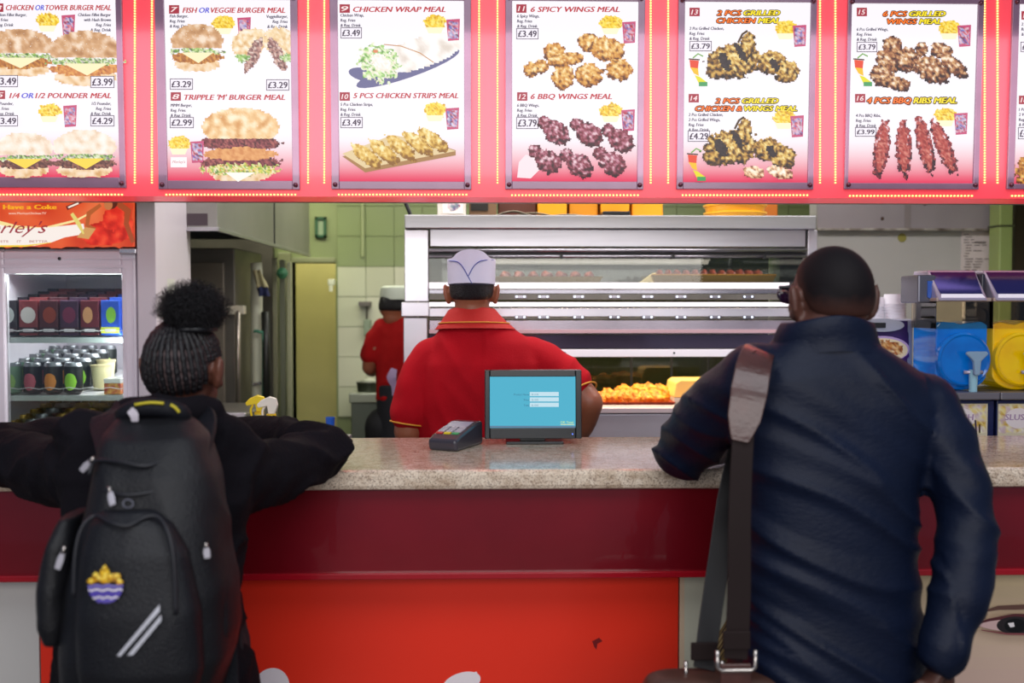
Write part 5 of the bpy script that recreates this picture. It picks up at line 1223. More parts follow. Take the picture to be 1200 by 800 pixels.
hair = hm_.build('cropped_hair', attrmat('stubble', None, .7, .2), man, smooth=True, label='closely cropped black hair')
# sunglasses worn on the face
gl = M().tube([T((-.084, -.015, .012)), T((-.080, .05, .016)), T((-.066, .098, .014))], .0028, 8).tube([T((.084, -.015, .012)), T((.080, .05, .016)), T((.066, .098, .014))], .0028, 8)
gl.tube([T((-.066, .098, .022)), T((0, .108, .022)), T((.066, .098, .022))], .0035, 8)
g_ = gl.build('sunglasses', mat('glasses_frame', '#140c14', .2), man, smooth=True)
for s_ in (-1, 1): M().ell(T((s_*.036, .104, .006)), .030, .005, .021, 18, 10).build('lens', mat('glasses_lens', '#2c1430', .1, coat=.5), g_, smooth=True)
# jacket
j = M()
jr = [(792, 868, 1082, 1.99, .135), (760, 867, 1077, 1.99, .132), (700, 868, 1070, 2.0, .128), (620, 868, 1068, 2.0, .125), (560, 864, 1074, 2.01, .13), (510, 860, 1088, 2.02, .13), (470, 858, 1096, 2.02, .125), (440, 868, 1083, 2.02, .115), (418, 885, 1052, 2.02, .1), (402, 908, 1024, 2.01, .082), (390, 912, 1020, 2.0, .078)]
j.loft([ring(*q) for q in jr], 40)
limb(j, [P(885, 448, 2.02), P(842, 482, 2.12), P(800, 530, 2.265)], [.082, .076, .066], 18)
j.ell(P(797, 532, 2.262), .062, .055, .058, 18, 12)
limb(j, [P(800, 530, 2.265), (P(845, 520, 2.44).x, 2.44, CT+.07), (P(888, 512, 2.56).x, 2.56, CT+.062)], [.064, .058, .044], 18)
limb(j, [P(1080, 480, 2.01), P(1116, 545, 1.97), P(1133, 612, 1.93)], [.074, .064, .060], 18)
limb(j, [P(1133, 612, 1.93), P(1126, 690, 1.885), P(1108, 750, 1.85), P(1106, 764, 1.85)], [.060, .053, .046, .044], 18)
def jf(co, n):
    # diagonal drag folds on the back, tight creases at elbow, ripples on sleeves
    xx = co.x; zz_2 = co.z; d_ = .07*noise.noise(Vector((xx*3.5, zz_2*3.5, 1.3)))
    s1 = (xx*.62+zz_2*1.0)+d_; u_ = noise.noise(Vector((s1*12, xx*1.9, co.y*2)))+.3*noise.noise(Vector((s1*21+3, xx*3, co.y*3)))
    r_ = max(-.35, .75-abs(u_)**.7*2.1)
    k_2 = 1.45 if zz_2 < 1.33 else max(.2, 1.45-(zz_2-1.33)*13)
    s2 = noise.noise(Vector((xx*7, co.y*6, zz_2*26)))
    arm = 1 if xx > X(1092, 1.95) else 0
    return .0085*k_2*(r_ if not arm else .6*(.5-abs(noise.noise(Vector((xx*6, co.y*6, zz_2*15+xx*9))))*2.2)+.25*s2)
jm = fuse(j, 'jacket', .0075, 5, jf)
navy = mat('navy_nylon', '#0a142a', .5, var=.14, vscale=5, spec=.22, bump=.12, bscale=70, stretch=(1, 1, 2))
jo = place(jm, 'jacket', navy, man)
cr_ = M()
k = 34; cols = []
for (v, ul, ur, y, ry) in ((418, 898, 1040, 2.015, .095), (405, 905, 1030, 2.01, .084), (392, 908, 1026, 2.0, .08), (380, 914, 1024, 2.0, .077), (377, 918, 1020, 2.0, .074), (380, 924, 1014, 2.0, .068), (400, 926, 1012, 2.0, .066)):
    c_, rx_, ry_ = ring(v, ul, ur, y, ry); cols.append((c_, rx_, ry_))
vs = []; fs = []
for c_, rx_, ry_ in cols:
    for i in range(k): a_ = 2*math.pi*i/k; vs.append(c_+Vector((rx_*math.cos(a_), ry_*math.sin(a_), .004*math.sin(a_*3)+.012*math.sin(a_)*-1)))
fs = [(i*k+q, i*k+(q+1) % k, (i+1)*k+(q+1) % k, (i+1)*k+q) for i in range(len(cols)-1) for q in range(k)]
cr_.add(vs, fs); cr_.build('collar', navy, jo, smooth=True, sub=1)
for pts_ in ([P(1083, 452, 1.9), P(1092, 500, 1.905), P(1082, 545, 1.93)],): pass
tr_m = mat('dark_trousers', '#14141a', .7, var=.1)
t_ = M()
for s_ in (-1, 1): limb(t_, [(hc.x-.03+.08*s_, 2.02, .84), (hc.x-.03+.1*s_, 2.04, .48), (hc.x-.03+.1*s_, 2.0, .07)], [.098, .078, .07])
place(fuse(t_, 'trousers', .011, 4, fold(3, amp=.005)), 'trousers', tr_m, man)
for s_ in (-1, 1): shoe(man, hc.x-.03+.1*s_, 2.02, mat('black_shoe', '#0e0c0c', .35))

# shoulder bag with its straps
lea = mat('brown_leather', '#4a2a25', .32, var=.18, vscale=20, coat=.3, bump=.15, bscale=90); web = mat('strap_webbing', '#1f1312', .7, spec=.25)
bag = thing('shoulder_bag', 'dark brown leather shoulder bag hanging at the hip of the man in navy', 'bag', (X(840, 1.95), 1.95, .62))
def ribbon(path, widths, th, nrm, name, mt, par, **kw):
    """flat strap: path points, widths across, normal direction of the face"""
    m_ = M(); path = [Vector(p) for p in path]; path, widths = catmull(path, list(widths), 6); n_ = Vector(nrm).normalized(); vs = []
    for i, p_ in enumerate(path):
        t = (path[min(i+1, len(path)-1)]-path[max(i-1, 0)]).normalized(); s_ = t.cross(n_).normalized(); nn = s_.cross(t).normalized()
        for a_, b_ in ((-1, -1), (1, -1), (1, 1), (-1, 1)): vs.append(p_+s_*a_*widths[i]/2+nn*b_*th/2)
    k_ = len(path); fs = [(4*i+j_, 4*i+(j_+1) % 4, 4*i+4+(j_+1) % 4, 4*i+4+j_) for i in range(k_-1) for j_ in range(4)]+[(3, 2, 1, 0), tuple(4*k_-4+q for q in range(4))]
    m_.add(vs, fs); return m_.build(name, mt, par, bevel=.0015, **kw)
px = 2/583*1.0
yb2 = 1.845
ribbon([P(892, 411, 2.0), P(888, 414, 1.945), P(883, 430, 1.9), P(878, 458, 1.872), P(872, 490, 1.862), P(867, 517, 1.858)], [.060, .062, .066, .068, .062, .030], .009, (0, -1, .9), 'shoulder_pad', lea, bag, label='wide glossy leather shoulder pad with rounded end')
ribbon([P(890, 420, 1.96), P(884, 434, 1.905), P(872, 500, 1.866), P(867, 600, 1.852), P(866, 700, 1.846), P(862, 772, 1.84)], [.04, .040, .041, .043, .045, .045], .004, (0, -1, 0), 'strap', web, bag)
ribbon([P(893, 418, 2.07), P(880, 470, 2.16), P(856, 570, 2.10), P(845, 640, 2.05), P(833, 720, 1.98), P(825, 784, 1.93)], [.04, .045, .047, .047, .045, .044], .004, (0, -1, 0), 'strap', mat('strap_black', '#0e090b', .55), bag)
met = mat('buckle_metal', '#b8b0aa', .25, .95)
for (u, v, y) in ((863, 773, 1.834), (825, 785, 1.925)):
    w_ = .036; c_ = P(u, v, y)
    M().tube([c_+Vector((-w_, 0, .018)), c_+Vector((-w_, 0, -.014)), c_+Vector((-w_+.008, 0, -.02)), c_+Vector((w_-.008, 0, -.02)), c_+Vector((w_, 0, -.014)), c_+Vector((w_, 0, .018))], .0042, 8).build('buckle', met, bag, smooth=True)
    M().box(c_.x-.026, c_.x+.026, y-.003, y+.004, c_.z+.02, c_.z+.055).build('keeper', web, bag, bevel=.002)
    M().prism([(c_.x-.028, c_.z-.008), (c_.x+.028, c_.z-.008), (c_.x+.033, c_.z-.12), (c_.x-.033, c_.z-.12)], y, y+.006, 'y').build('tab', lea, bag, bevel=.002)
g = M(); bz0, bz1 = .5, .70
g.loft([((X(838, 1.93), 1.93, z_), w_, d_) for z_, w_, d_ in ((.46, .15, .05), (.48, .165, .062), (.58, .17, .07), (.68, .16, .06), (.735, .14, .04), (.75, .12, .02))], 40, 3.5)
place(fuse(g, 'bag_body', .009, 3, fold(8, amp=.004)), 'bag_body', lea, bag)
f_ = M(); f_.loft([((X(838, 1.93), 1.925, z_), w_, d_) for z_, w_, d_ in ((.56, .15, .075), (.6, .165, .079), (.7, .155, .07), (.75, .13, .045), (.758, .11, .03))], 40, 3.5)
place(fuse(f_, 'bag_flap', .009, 3), 'bag_flap', mat('flap_leather', '#4a3028', .4, var=.2, vscale=14), bag)

# ================= girl with the backpack
YGr = 2.03
girl = thing('person', 'girl with braided hair in a high puff, black hoodie, wearing a backpack, leaning on counter', 'person', (X(205, YGr), YGr, 0))
gc = P(216, 433, 2.08)
b = M(); T, R = head(b, gc, -11, 8, .93, .98, 1.2)
limb(b, [T((0, -.015, -.05)), P(203, 485, 2.05), P(200, 520, 2.03)], [.047, .05, .06], 16)
b.loft([ring(*q) for q in [(800, 100, 260, 2.0, .09), (700, 110, 255, 2.0, .085), (600, 112, 258, 2.0, .085), (540, 100, 272, 2.02, .085), (510, 110, 270, 2.03, .07), (492, 150, 245, 2.03, .055)]])
wR = Vector((P(250, 520, 2.72).x, 2.72, CT+.05)); wL = Vector((P(170, 520, 2.72).x, 2.72, CT+.05))
eR = P(382, 527, 2.34); eL = P(-12, 530, 2.34)
for sh, e_, w_, sd in ((P(262, 540, 2.05), eR, wR, 1), (P(114, 540, 2.05), eL, wL, -1)):
    limb(b, [sh, P(333, 549, 2.19) if sd > 0 else P(42, 545, 2.19), e_], [.048, .042, .037]); limb(b, [e_, (e_+w_)/2, w_], [.037, .034, .023]); hand(b, w_, (-sd*.75, .4, -.02), (0, -.05, 1), .9, -sd, .4)
for s_ in (-1, 1): limb(b, [(gc.x-.03+.075*s_, 2.03, .8), (gc.x-.03+.08*s_, 2.06, .46), (gc.x-.03+.08*s_, 2.03, .08)], [.075, .05, .036])
place(fuse(b, 'body', .0062, 3), 'body', mat('girl_skin', '#6a4032', .45, var=.1, vscale=12, bump=.06, bscale=160), girl)
eyes(T, R, .93, girl)
hb = mat('hair_black', '#0e0a0e', .5, var=.3, vscale=60, bump=.5, bscale=120)
scp = cap_shell(T, R, 1, .98, .003, lambda d: d.z-(.5 if d.y > .5 else (.1 if d.y > -.3 else -.5))+(.0))
scp.build('scalp_hair', mat('scalp_hair', '#4a3a3a', .6, bump=.4, bscale=150), girl, smooth=True)
# cornrow braids sweeping from the hairline up to the crown
SK = (((0, -.004, .022), (.0725, .093, .088)), ((0, -.03, .01), (.0686, .064, .075)), ((0, .02, -.01), (.0647, .072, .075)))
def skl(d):
    best = 0
    for c_, r_ in SK:
        o_ = Vector((0, -.004, .01))-Vector(c_); A_ = sum((d[i]/r_[i])**2 for i in range(3)); B_ = sum(o_[i]*d[i]/r_[i]**2 for i in range(3)); C_ = sum((o_[i]/r_[i])**2 for i in range(3))-1
        q = B_*B_-A_*C_
        if q > 0: best = max(best, (-B_+math.sqrt(q))/A_)
    return best
top = Vector((.0, -.10, .99)).normalized(); nb = 34
for k in range(nb):
    a_ = 2*math.pi*k/nb; dy = -math.cos(a_); dx = math.sin(a_)
    zlow = -.62 if dy < -.6 else (-.42 if dy < -.35 else (.2 if dy < .5 else .5))
    st_ = Vector((dx, dy, zlow)).normalized(); path = []; rr = []
    n = 30
    for i in range(n+1):
        t = i/n; d = (st_*(1-t)+top*t); d.normalize()
        # slight sideways sweep
        path.append(T(Vector((0, -.004, .01))+d*(skl(d)+.0035))); rr.append((.0056 if t < .8 else .0042)*(1+.22*math.sin(i*2.4)))
    M().tube(path, rr, 8).build('braid', hb, girl, smooth=True)
# puff of natural hair on top
pc_ = P(226, 366, 2.06); pf = M().ell(pc_, .052, .05, .036, 26, 18)
for i, q in enumerate(pf.v): dd = q-pc_; pf.v[i] = pc_+dd*(1+.3*noise.noise(dd*40))
pfo = pf.build('hair_puff', mat('puff_hair', '#100c10', .8, bump=1, bscale=200), girl, smooth=True)
fz = M(); random.seed(21)
for k in range(8500):
    d = Vector((random.gauss(0, 1), random.gauss(0, 1), random.gauss(0, 1)+.12)).normalized()
    if d.z < -.65: continue
    s_ = Vector((d.x*.05, d.y*.048, d.z*.036)); L_ = (.006+.028*random.random()**1.5)*(1.15 if d.z > -.1 else .8); t1 = d.cross(Vector((random.uniform(-1, 1), random.uniform(-1, 1), 1))).normalized(); t2 = d.cross(t1); p_ = pc_+s_*.9
    ph = random.uniform(0, 6); w_ = .0006; pts = []
    for i in range(5):
        t = i/4; pts.append(p_+d*L_*t+(t1*math.cos(ph+t*6)+t2*math.sin(ph+t*6))*.0085*min(1, t*1.6))
    n0 = len(fz.v)
    for q in pts: fz.v += [q-t1*w_, q+t1*w_]
    for i in range(4): fz.f.append((n0+2*i, n0+2*i+1, n0+2*i+3, n0+2*i+2)); fz.m.append(0)
fz.build('puff_curls', MATS['puff_hair'], pfo, kind='stuff')
M().tube([pc_+Vector((.045*math.cos(a2), -.0+.045*math.sin(a2), -.034)) for a2 in [k*.5236 for k in range(13)]], .006, 8).build('hair_tie', dark, girl, smooth=True)
# hoodie
blk = mat('black_cotton', '#110e14', .9, var=.15, vscale=6, bump=.25, bscale=130, spec=.15)
h = M()
h.loft([ring(*q) for q in [(830, 60, 306, 2.0, .14), (760, 72, 290, 2.0, .13), (700, 78, 277, 2.0, .125), (640, 80, 285, 2.0, .12), (590, 74, 298, 2.01, .12), (550, 70, 300, 2.03, .12), (518, 80, 286, 2.04, .115), (500, 98, 268, 2.05, .1), (487, 125, 256, 2.05, .085), (472, 158, 248, 2.05, .07)]], 40)
for sh, e_, w_, sg in ((P(274, 556, 2.06), eR, wR, 1), (P(104, 552, 2.06), eL, wL, -1)):
    mid = P(333, 548, 2.19) if sg > 0 else P(42, 546, 2.19)
    limb(h, [sh, mid, e_], [.084, .068, .056], 18); h.ell(e_, .056, .056, .05, 18, 12)
    limb(h, [e_, (e_+w_)/2+Vector((0, 0, .004)), w_], [.062, .057, .04], 18)
limb(h, [P(92, 515, 2.03), P(98, 505, 2.03), P(112, 512, 2.03)], [.05, .052, .05], 14); limb(h, [P(250, 512, 2.03), P(268, 518, 2.03), P(284, 532, 2.05)], [.05, .052, .05], 14)
limb(h, [P(150, 480, 2.0), P(200, 482, 1.97), P(245, 482, 2.02)], [.03, .035, .03], 14)
def hf(co, n):
    w_ = Vector((co.x*9, co.y*9, co.z*14)); q = noise.noise(w_+.6*noise.noise_vector(w_*.5)); far = 1 if abs(co.x-X(190, 2.1)) > .16 else .5
    return .013*far*max(-.4, .55-abs(q)**.8*2.1)+.002*noise.noise(w_*3)
place(fuse(h, 'hoodie', .0075, 5, hf), 'hoodie', blk, girl)
sk_ = M(); sk_.loft([((gc.x-.03, 2.02, z_), w_, d_) for z_, w_, d_ in ((.42, .21, .17), (.6, .19, .15), (.8, .165, .125), (.86, .15, .11))], 40)
place(fuse(sk_, 'skirt', .011, 3, fold(5, fr_=(22, 22, 2), amp=.01)), 'skirt', mat('black_skirt', '#121016', .8), girl)
for s_ in (-1, 1): shoe(girl, gc.x-.03+.08*s_, 2.05, mat('black_shoe', '#0e0c0c', .35))

# backpack
YBk = 1.79
bp = thing('backpack', 'black school backpack with crest, white zip pulls and two white stripes on the girl', 'backpack', (X(150, YBk), YBk, .66))
nyl = mat('black_nylon', '#0c0c11', .5, var=.12, vscale=8, bump=.3, bscale=240, spec=.4)
nyl2 = mat('black_nylon_panel', '#0f1016', .5, spec=.4, bump=.3, bscale=260)
def bring(v, ul, ur, yf, yb_2):
    y = (yf+yb_2)/2; a_, b_ = P(ul, v, yf+.02), P(ur, v, yf+.02); return ((a_+b_)/2+Vector((0, y-a_.y, 0)), (b_.x-a_.x)/2, (yb_2-yf)/2)
k_ = M(); k_.loft([bring(*q) for q in [(845, 70, 235, 1.7, 1.83), (828, 58, 245, 1.66, 1.85), (780, 52, 258, 1.645, 1.86), (700, 58, 258, 1.65, 1.865), (620, 78, 250, 1.67, 1.87), (560, 95, 243, 1.70, 1.88), (515, 112, 234, 1.745, 1.885), (495, 130, 222, 1.79, 1.89), (486, 145, 210, 1.82, 1.885)]], 44, 2.8)
place(fuse(k_, 'main_compartment', .007, 3, fold(31, fr_=(8, 8, 6), amp=.005)), 'main_compartment', nyl, bp)
fp = M(); fp.loft([bring(*q) for q in [(830, 92, 222, 1.635, 1.72), (790, 82, 232, 1.612, 1.72), (720, 82, 228, 1.610, 1.72), (650, 90, 216, 1.622, 1.72), (615, 102, 200, 1.64, 1.72), (598, 120, 182, 1.66, 1.72)]], 40, 2.6)
place(fuse(fp, 'front_pocket', .006, 3, fold(37, fr_=(7, 7, 5), amp=.004)), 'front_pocket', nyl2, bp)
sp_ = M(); sp_.loft([bring(*q) for q in [(755, 48, 80, 1.70, 1.83), (735, 38, 80, 1.69, 1.84), (690, 37, 80, 1.69, 1.84), (640, 50, 84, 1.70, 1.84), (605, 66, 90, 1.73, 1.84)]], 30, 2.3)
place(fuse(sp_, 'side_pocket', .006, 3, fold(41, amp=.004)), 'side_pocket', nyl, bp)
sp_ = M(); sp_.loft([bring(*q) for q in [(790, 236, 262, 1.71, 1.83), (740, 236, 272, 1.70, 1.84), (690, 232, 268, 1.70, 1.84), (640, 230, 256, 1.71, 1.84), (610, 226, 246, 1.74, 1.84)]], 30, 2.3)
place(fuse(sp_, 'side_pocket', .006, 3, fold(43, amp=.004)), 'side_pocket', nyl, bp)
def on_bag(u, v, l=0):
    """front face of the bag: front pocket where it stands, else the main body"""
    from_ = [(486, 1.825), (495, 1.79), (515, 1.745), (560, 1.70), (596, 1.682), (612, 1.641), (650, 1.622), (720, 1.610), (790, 1.612), (830, 1.635)]
    y = from_[0][1]
    for (v0, y0), (v1, y1) in zip(from_, from_[1:]):
        if v0 <= v <= v1: y = y0+(y1-y0)*(v-v0)/(v1-v0)
    if v > 830: y = 1.635
    side = abs(u-155)/(42 if v < 596 else 72); y += .035*max(0, side-.25)**2
    return P(u, v, y-.003-l)
pip = mat('piping_grey', '#15151c', .5)
for nm, pts in (('pocket_seam', [(86, 700), (88, 650), (96, 618), (112, 604), (130, 612), (150, 616), (170, 606), (186, 606), (198, 626), (204, 660), (206, 720)]),
                ('upper_zip', [(104, 556), (112, 540), (140, 541), (170, 546), (196, 540), (206, 556)]), ('middle_zip', [(122, 574), (150, 580), (190, 574)])):
    M().tube([on_bag(u, v, .002) for u, v in pts], .0035, 8, smooth=5).build(nm, pip, bp, smooth=True)
pul = mat('zip_pull', '#b8b4bc', .4, .2)
for (u0, v0, u1, v1, w_) in ((110, 536, 95, 552, 6), (128, 570, 132, 592, 6), (78, 634, 66, 668, 6), (242, 634, 243, 654, 6)):
    a_, b_ = on_bag(u0, v0, .008), on_bag(u1, v1, .010)
    if u0 == 242: a_, b_ = P(241, 636, 1.69), P(243, 654, 1.688)
    if u0 == 78: a_, b_ = P(76, 640, 1.672), P(67, 667, 1.67)
    d_ = b_-a_
    z_ = M().tube([a_, a_+d_*.3], .0035, 8).build('zip_slider', met, bp, smooth=True)
    ribbon([a_+d_*.25, a_+d_*.6, b_], [.007, .012, .010], .003, (0, -1, 0), 'zip_pull', pul, bp)
# ring emblem, crest and stripes printed on the pocket
M().tube([on_bag(150+6*math.cos(a2), 590+5*math.sin(a2), .002) for a2 in [k*.5236 for k in range(13)]], .0012, 6).build('ring_emblem', mat('emblem_grey', '#70707c', .4, .5), bp, smooth=True)
p = Print(lambda x, y, l: on_bag(x, y, .0055+l))
random.seed(4)
p.ell(123.5, 686, 20.5, 20.5, '#4a3c9a', 0, 30, 0, 180)
for q, c_ in ((686, '#8a80c8'), (691, '#e8e0e8'), (696, '#5848b0'), (700, '#dcd4e0'), (704, '#6a5cb8')):
    hw_ = math.sqrt(max(0, 20.5**2-(q-686)**2)); n = 10
    p.line([(123.5-hw_+2*hw_*i/n, q+1.1*math.sin(i*1.9)) for i in range(n+1)], 2.2, c_)
for (x, y, rx, ry, r) in ((108, 680, 6, 4, -20), (112, 674, 4, 4, 0), (118, 678, 5, 5, 0), (123, 671, 6, 6, 0), (124, 679, 6, 5, 0), (130, 677, 5, 5, 0), (136, 675, 5, 4, 20), (139, 681, 5, 3.5, 15), (123, 665, 3, 3, 0)):
    piece(p, x, y, rx, ry, r, ['#7a4a08', '#d89a18', '#f8d030', '#ffe878'], 1.2, x)
p.build('crest', PM, bp)
for (a_, b_, c_, d_) in (((137, 768), (141, 769), (187, 716), (187, 708)), ((149, 768), (156, 767), (189, 727), (189, 720))):
    p = Print(lambda x, y, l: on_bag(x, y, .0055+l)); n = 8
    L_ = [(a_[0]+(d_[0]-a_[0])*i/n, a_[1]+(d_[1]-a_[1])*i/n) for i in range(n+1)]; R_ = [(b_[0]+(c_[0]-b_[0])*i/n, b_[1]+(c_[1]-b_[1])*i/n) for i in range(n+1)]
    p.raw(L_+R_, [(i, n+1+i, n+2+i, i+1) for i in range(n)], '#c8c8d0'); p.build('reflective_stripe', PM, bp)
# shoulder straps, carrying handle with yellow trim, webbing
strp = mat('bag_strap', '#101118', .65, spec=.25, bump=.2, bscale=200)
ribbon([P(132, 560, 1.74), P(128, 520, 1.82), P(122, 494, 1.92), P(130, 484, 2.0), P(136, 492, 2.16)], [.04, .05, .055, .055, .05], .012, (0, -1, .3), 'shoulder_strap', strp, bp)
ribbon([P(215, 600, 1.735), P(226, 545, 1.77), P(232, 510, 1.86), P(236, 492, 1.96), P(232, 496, 2.14)], [.04, .055, .065, .06, .05], .012, (0, -1, .3), 'shoulder_strap', strp, bp)
M().tube([P(146, 496, 1.84), P(148, 484, 1.83), P(165, 478, 1.82), P(190, 478, 1.82), P(212, 484, 1.83), P(216, 496, 1.85)], [.010, .017, .017, .017, .017, .01], 12, (1, 1), 5).build('carry_handle', strp, bp, smooth=True)
for pts in ([P(158, 474, 1.803), P(176, 471.5, 1.802), P(192, 472.5, 1.802)], [P(200, 474, 1.803), P(206, 478, 1.804), P(210, 483, 1.806)]):
    M().tube(pts, .0028, 6, smooth=4).build('yellow_trim', mat('trim_yellow', '#c8b828', .6), bp, smooth=True)
ribbon([P(152, 480, 1.80), P(157, 486, 1.798), P(158, 494, 1.80)], [.014, .016, .012], .003, (0, -1, 0), 'white_tag', mat('tag_white', '#c8c0c8', .6), bp)
ribbon([P(258, 690, 1.80), P(268, 740, 1.79), P(272, 800, 1.79), P(272, 840, 1.79)], [.02, .024, .024, .024], .004, (0, -1, 0), 'compression_strap', strp, bp)

# ================= server behind the counter
YSv = 3.5
srv = thing('person', 'server in red polo shirt and white paper cap, back turned behind the counter', 'person', (X(566, YSv), YSv, 0))
sc_h = P(553, 343, 3.5)
b = M(); T, R = head(b, sc_h, -4, 0, 1.0, 1.0, 1.1)
limb(b, [T((0, -.02, -.045)), P(556, 375, 3.49), P(560, 395, 3.49)], [.06, .066, .08], 16)
b.loft([ring(*q) for q in [(620, 500, 625, YSv, .13), (560, 498, 630, YSv, .135), (500, 500, 635, YSv, .125), (450, 500, 630, YSv, .12), (420, 515, 615, YSv, .09), (395, 530, 590, YSv, .06)]])
limb(b, [P(515, 428, YSv), P(488, 462, 3.48), P(478, 505, 3.47)], [.055, .055, .05]); w1 = P(500, 548, 3.72)
limb(b, [P(478, 505, 3.47), P(488, 530, 3.58), w1], [.05, .047, .03]); hand(b, w1, (.3, .9, .1), (0, 0, 1), 1.05, -1, .6)
limb(b, [P(615, 428, YSv), P(660, 442, 3.46), P(690, 472, 3.40)], [.055, .056, .05]); w2 = P(640, 530, 3.56)
limb(b, [P(690, 472, 3.40), P(676, 504, 3.46), w2], [.05, .048, .03]); hand(b, w2, (-.8, .5, -.1), (0, -.3, 1), 1.05, 1, .6)
for s_ in (-1, 1): limb(b, [(X(562, YSv)+.1*s_, YSv, .85), (X(562, YSv)+.11*s_, YSv+.02, .48), (X(562, YSv)+.11*s_, YSv, .08)], [.1, .062, .045])
place(fuse(b, 'body', .0062, 3), 'body', brskin, srv); eyes(T, R, 1, srv)
shh = cap_shell(T, R, 1, 1.0, .005, lambda d: d.z-(.55 if d.y > .45 else (.05 if d.y > -.15 else -.40)), 60, 40)
shh.build('short_hair', mat('server_hair', '#120e12', .5, var=.4, vscale=60, bump=.8, bscale=140, stretch=(3, 1, 1)), srv, smooth=True)
# folded cap
cp = P(552.5, 333, 3.5); zc0, zc1 = Z(333.5, 3.5), Z(295, 3.5); cap = M(); n = 48; vs = []; fs = []
def capr(a_, t): return (.0835*(1+.02*t), .112*(1-.06*t))
for i in range(9):
    t = i/8
    for k in range(n):
        a_ = 2*math.pi*k/n; rx, ry = capr(a_, t); hh = (zc1-zc0)*(.76+.24*max(0, 1-(math.cos(a_)/.72)**2)**.6)
        vs.append(Vector((cp.x+rx*math.cos(a_), cp.y+.005+ry*math.sin(a_), zc0-.004*math.sin(a_)+hh*t)))
fs = [(i*n+k, i*n+(k+1) % n, (i+1)*n+(k+1) % n, (i+1)*n+k) for i in range(8) for k in range(n)]
cap.add(vs, fs); m0 = len(cap.v); cap.v += [Vector((cp.x+.8*(q.x-cp.x), cp.y+.6*(q.y-cp.y), q.z-.012)) for q in vs[-n:]]
for k in range(n): cap.f.append((8*n+k, 8*n+(k+1) % n, m0+(k+1) % n, m0+k)); cap.m.append(0)
cap.f.append(tuple(m0+k for k in range(n))); cap.m.append(0)
cpo = cap.build('paper_cap', mat('cap_white', '#dcdcf0', .6, bump=.1, bscale=30), srv, smooth=True, auto=True)
def capP(u, v, l=.0012):
    x = P(u, v, 3.4).x; dx = (x-cp.x)/.084; dx = max(-.995, min(.995, dx)); y = cp.y+.005-.110*math.sqrt(1-dx*dx); q = P(u, v, y-l); return q
for pts in ([(526.5, 305.5), (533, 306), (538, 308), (543, 314), (548, 323), (553, 332)], [(578, 304.5), (566, 305), (560, 307.5), (555, 312), (551, 319), (549, 323)]):
    M().tube([capP(u, v) for u, v in pts], .0017, 6, smooth=4).build('blue_piping', mat('piping_blue', '#3c4aa8', .5), cpo, smooth=True)
M().tube([capP(u, 333) for u in (526.5, 532, 540, 552, 565, 573, 578.5)], .0014, 6, smooth=3).build('cap_edge', mat('cap_edge', '#34344c', .6), cpo, smooth=True)
# polo shirt
redc = mat('red_polo', '#ac0517', .85, var=.1, vscale=5, bump=.2, bscale=260, spec=.2)
s = M()
s.loft([ring(*q) for q in [(640, 492, 634, YSv, .155), (560, 490, 640, YSv, .16), (500, 490, 642, YSv, .15), (460, 488, 642, YSv, .145), (425, 490, 642, YSv, .135), (402, 503, 626, YSv, .112), (388, 514, 604, YSv, .095), (376, 524, 592, YSv, .082), (368, 528, 584, YSv, .075)]], 40)
limb(s, [P(507, 420, YSv), P(489, 452, 3.49), P(480, 484, 3.475)], [.077, .074, .069], 18, 5)
limb(s, [P(624, 420, YSv), P(652, 434, 3.47), P(672, 451, 3.435)], [.078, .074, .070], 18, 5)
def pf_(co, n):
    c0 = X(566, YSv); s1 = co.x*1.0+co.z*.35*(1 if co.x < c0 else -1)
    return .008*(.5-abs(noise.noise(Vector((s1*11, co.z*3.2, co.y*3))))*2.1)+.003*noise.noise(co*16)
po_ = place(fuse(s, 'polo_shirt', .0085, 5, pf_), 'polo_shirt', redc, srv)
c_ = M(); k = 40; cols = [ring(*q) for q in ((386, 509, 605, YSv, .112), (379, 515, 596, YSv, .1), (370, 521, 587, YSv, .086), (364, 525, 582, YSv, .077), (362, 528, 580, YSv, .073), (370, 532, 578, YSv, .066))]
vs = [cc+Vector((rx*math.cos(2*math.pi*i/k), ry*math.sin(2*math.pi*i/k), .012*-math.sin(2*math.pi*i/k)*.6)) for cc, rx, ry in cols for i in range(k)]
c_.add(vs, [(i*k+q, i*k+(q+1) % k, (i+1)*k+(q+1) % k, (i+1)*k+q) for i in range(len(cols)-1) for q in range(k)])
co_ = c_.build('collar', mat('red_collar', '#b81810', .75, bump=.2, bscale=200), po_, smooth=True)
yt = mat('yellow_edge', '#e09a30', .6)
cc, rx, ry = cols[1]; M().tube([cc+Vector((rx*1.03*math.cos(a2), ry*1.03*math.sin(a2), .007*-math.sin(a2))) for a2 in [2*math.pi*i/36 for i in range(37)]], .0022, 6).build('collar_trim', yt, po_, smooth=True)
def cuff(c_, d, r, name='sleeve_trim', rr=.003):
    d = Vector(d).normalized(); a_ = d.cross(Vector((0, 1, .1))).normalized(); b_ = d.cross(a_)
    M().tube([c_+a_*r*math.cos(q)+b_*r*math.sin(q) for q in [2*math.pi*i/28 for i in range(29)]], rr, 6).build(name, yt, po_, smooth=True)
cuff(P(478.5, 496, 3.472), P(478, 505, 3.47)-P(485, 460, 3.48), .064); cuff(P(681, 461, 3.42), P(690, 472, 3.4)-P(668, 440, 3.46), .062)
t_ = M()
for s_ in (-1, 1): limb(t_, [(X(562, YSv)+.085*s_, YSv, .84), (X(562, YSv)+.11*s_, YSv+.02, .48), (X(562, YSv)+.11*s_, YSv, .07)], [.125, .085, .075])
place(fuse(t_, 'trousers', .012, 3), 'trousers', tr_m, srv)
for s_ in (-1, 1): shoe(srv, X(562, YSv)+.11*s_, YSv+.02, MATS['black_shoe'])

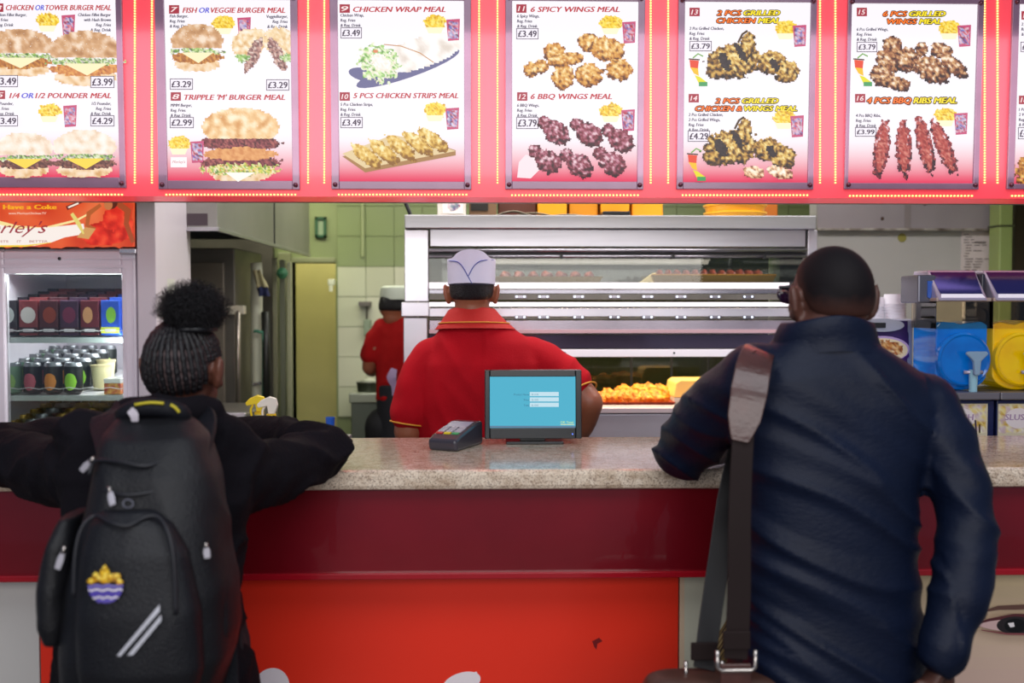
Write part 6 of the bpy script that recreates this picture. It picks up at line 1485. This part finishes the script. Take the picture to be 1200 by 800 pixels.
# ================= cook further back
YCk = 5.25
ck = thing('person', 'cook in red shirt and pale cap at the back of the kitchen', 'person', (X(468, YCk), YCk, 0))
hc2 = P(464, 361, YCk)
b = M(); T, R = head(b, hc2, -30, -6, 1.0)
limb(b, [T((0, -.02, -.05)), P(467, 378, YCk), P(470, 390, YCk)], [.055, .06, .07], 14)
b.loft([ring(*q) for q in [(500, 450, 500, YCk, .1), (450, 448, 500, YCk, .1), (410, 446, 502, YCk, .1), (385, 448, 500, YCk, .08)]])
limb(b, [P(450, 388, YCk), P(438, 408, 5.22), P(433, 430, 5.24)], [.05, .045, .04]); w3 = P(440, 425, 5.5)
limb(b, [P(433, 430, 5.24), P(437, 433, 5.36), w3], [.04, .038, .025]); hand(b, w3, (.1, .95, -.1), (0, 0, 1), 1, -1, .5)
limb(b, [P(496, 388, YCk), P(508, 410, 5.28), P(508, 434, 5.35), P(490, 435, 5.55)], [.05, .045, .04, .026]); hand(b, P(490, 435, 5.55), (-.2, .95, -.1), (0, 0, 1), 1, 1, .5)
for s_ in (-1, 1): limb(b, [(hc2.x+.02+.09*s_, YCk, .85), (hc2.x+.02+.1*s_, YCk+.02, .48), (hc2.x+.02+.1*s_, YCk, .08)], [.09, .06, .042])
place(fuse(b, 'body', .008, 3), 'body', brskin, ck); eyes(T, R, 1, ck)
cap_shell(T, R, 1, 1.0, .006, lambda d: d.z-(.5 if d.y > .4 else (.0 if d.y > -.1 else -.38)), 40, 26).build('short_hair', MATS['server_hair'], ck, smooth=True)
cq = T((0, -.005, .045)); M().lathe([(.0001, .0), (.083, .0), (.086, .02), (.08, .062), (.06, .072), (.0001, .074)], cq, 28, sy=1.15).build('cap', mat('cap_pale', '#c8d0c0', .6), ck, smooth=True, auto=True)
s = M(); s.loft([ring(*q) for q in [(468, 440, 504, YCk, .135), (430, 441, 504, YCk, .125), (405, 440, 505, YCk, .12), (388, 443, 503, YCk, .105), (376, 452, 492, YCk, .08), (371, 457, 484, YCk, .065)]], 32)
limb(s, [P(449, 388, YCk), P(439, 402, 5.23), P(434, 416, 5.23)], [.068, .06, .054], 14); limb(s, [P(497, 388, YCk), P(506, 404, 5.27), P(508, 418, 5.3)], [.068, .06, .054], 14)
place(fuse(s, 'red_shirt', .011, 4, fold(50, amp=.007)), 'red_shirt', mat('red_shirt_dull', '#9c1012', .9, spec=.2, var=.1, vscale=5), ck)
a_ = M().loft([ring(*q) for q in [(620, 444, 504, YCk, .145), (500, 442, 504, YCk, .142), (452, 441, 503, YCk, .137), (448, 442, 502, YCk, .135)]], 32)
place(fuse(a_, 'apron_skirt', .012, 3), 'apron_skirt', mat('apron_dark', '#1c1c24', .7), ck)
ribbon([P(462, 432, YCk-.14), P(459, 442, YCk-.15), P(462, 452, YCk-.145), P(465, 462, YCk-.15)], [.03, .05, .03, .05], .008, (0, -1, 0), 'apron_tie', mat('tie_lilac', '#a890b8', .6), ck)
t_ = M()
for s_ in (-1, 1): limb(t_, [(hc2.x+.02+.08*s_, YCk, .84), (hc2.x+.02+.1*s_, YCk+.02, .48), (hc2.x+.02+.1*s_, YCk, .07)], [.11, .08, .07])
place(fuse(t_, 'trousers', .014, 3), 'trousers', tr_m, ck)
for s_ in (-1, 1): shoe(ck, hc2.x+.02+.1*s_, YCk+.02, MATS['black_shoe'])
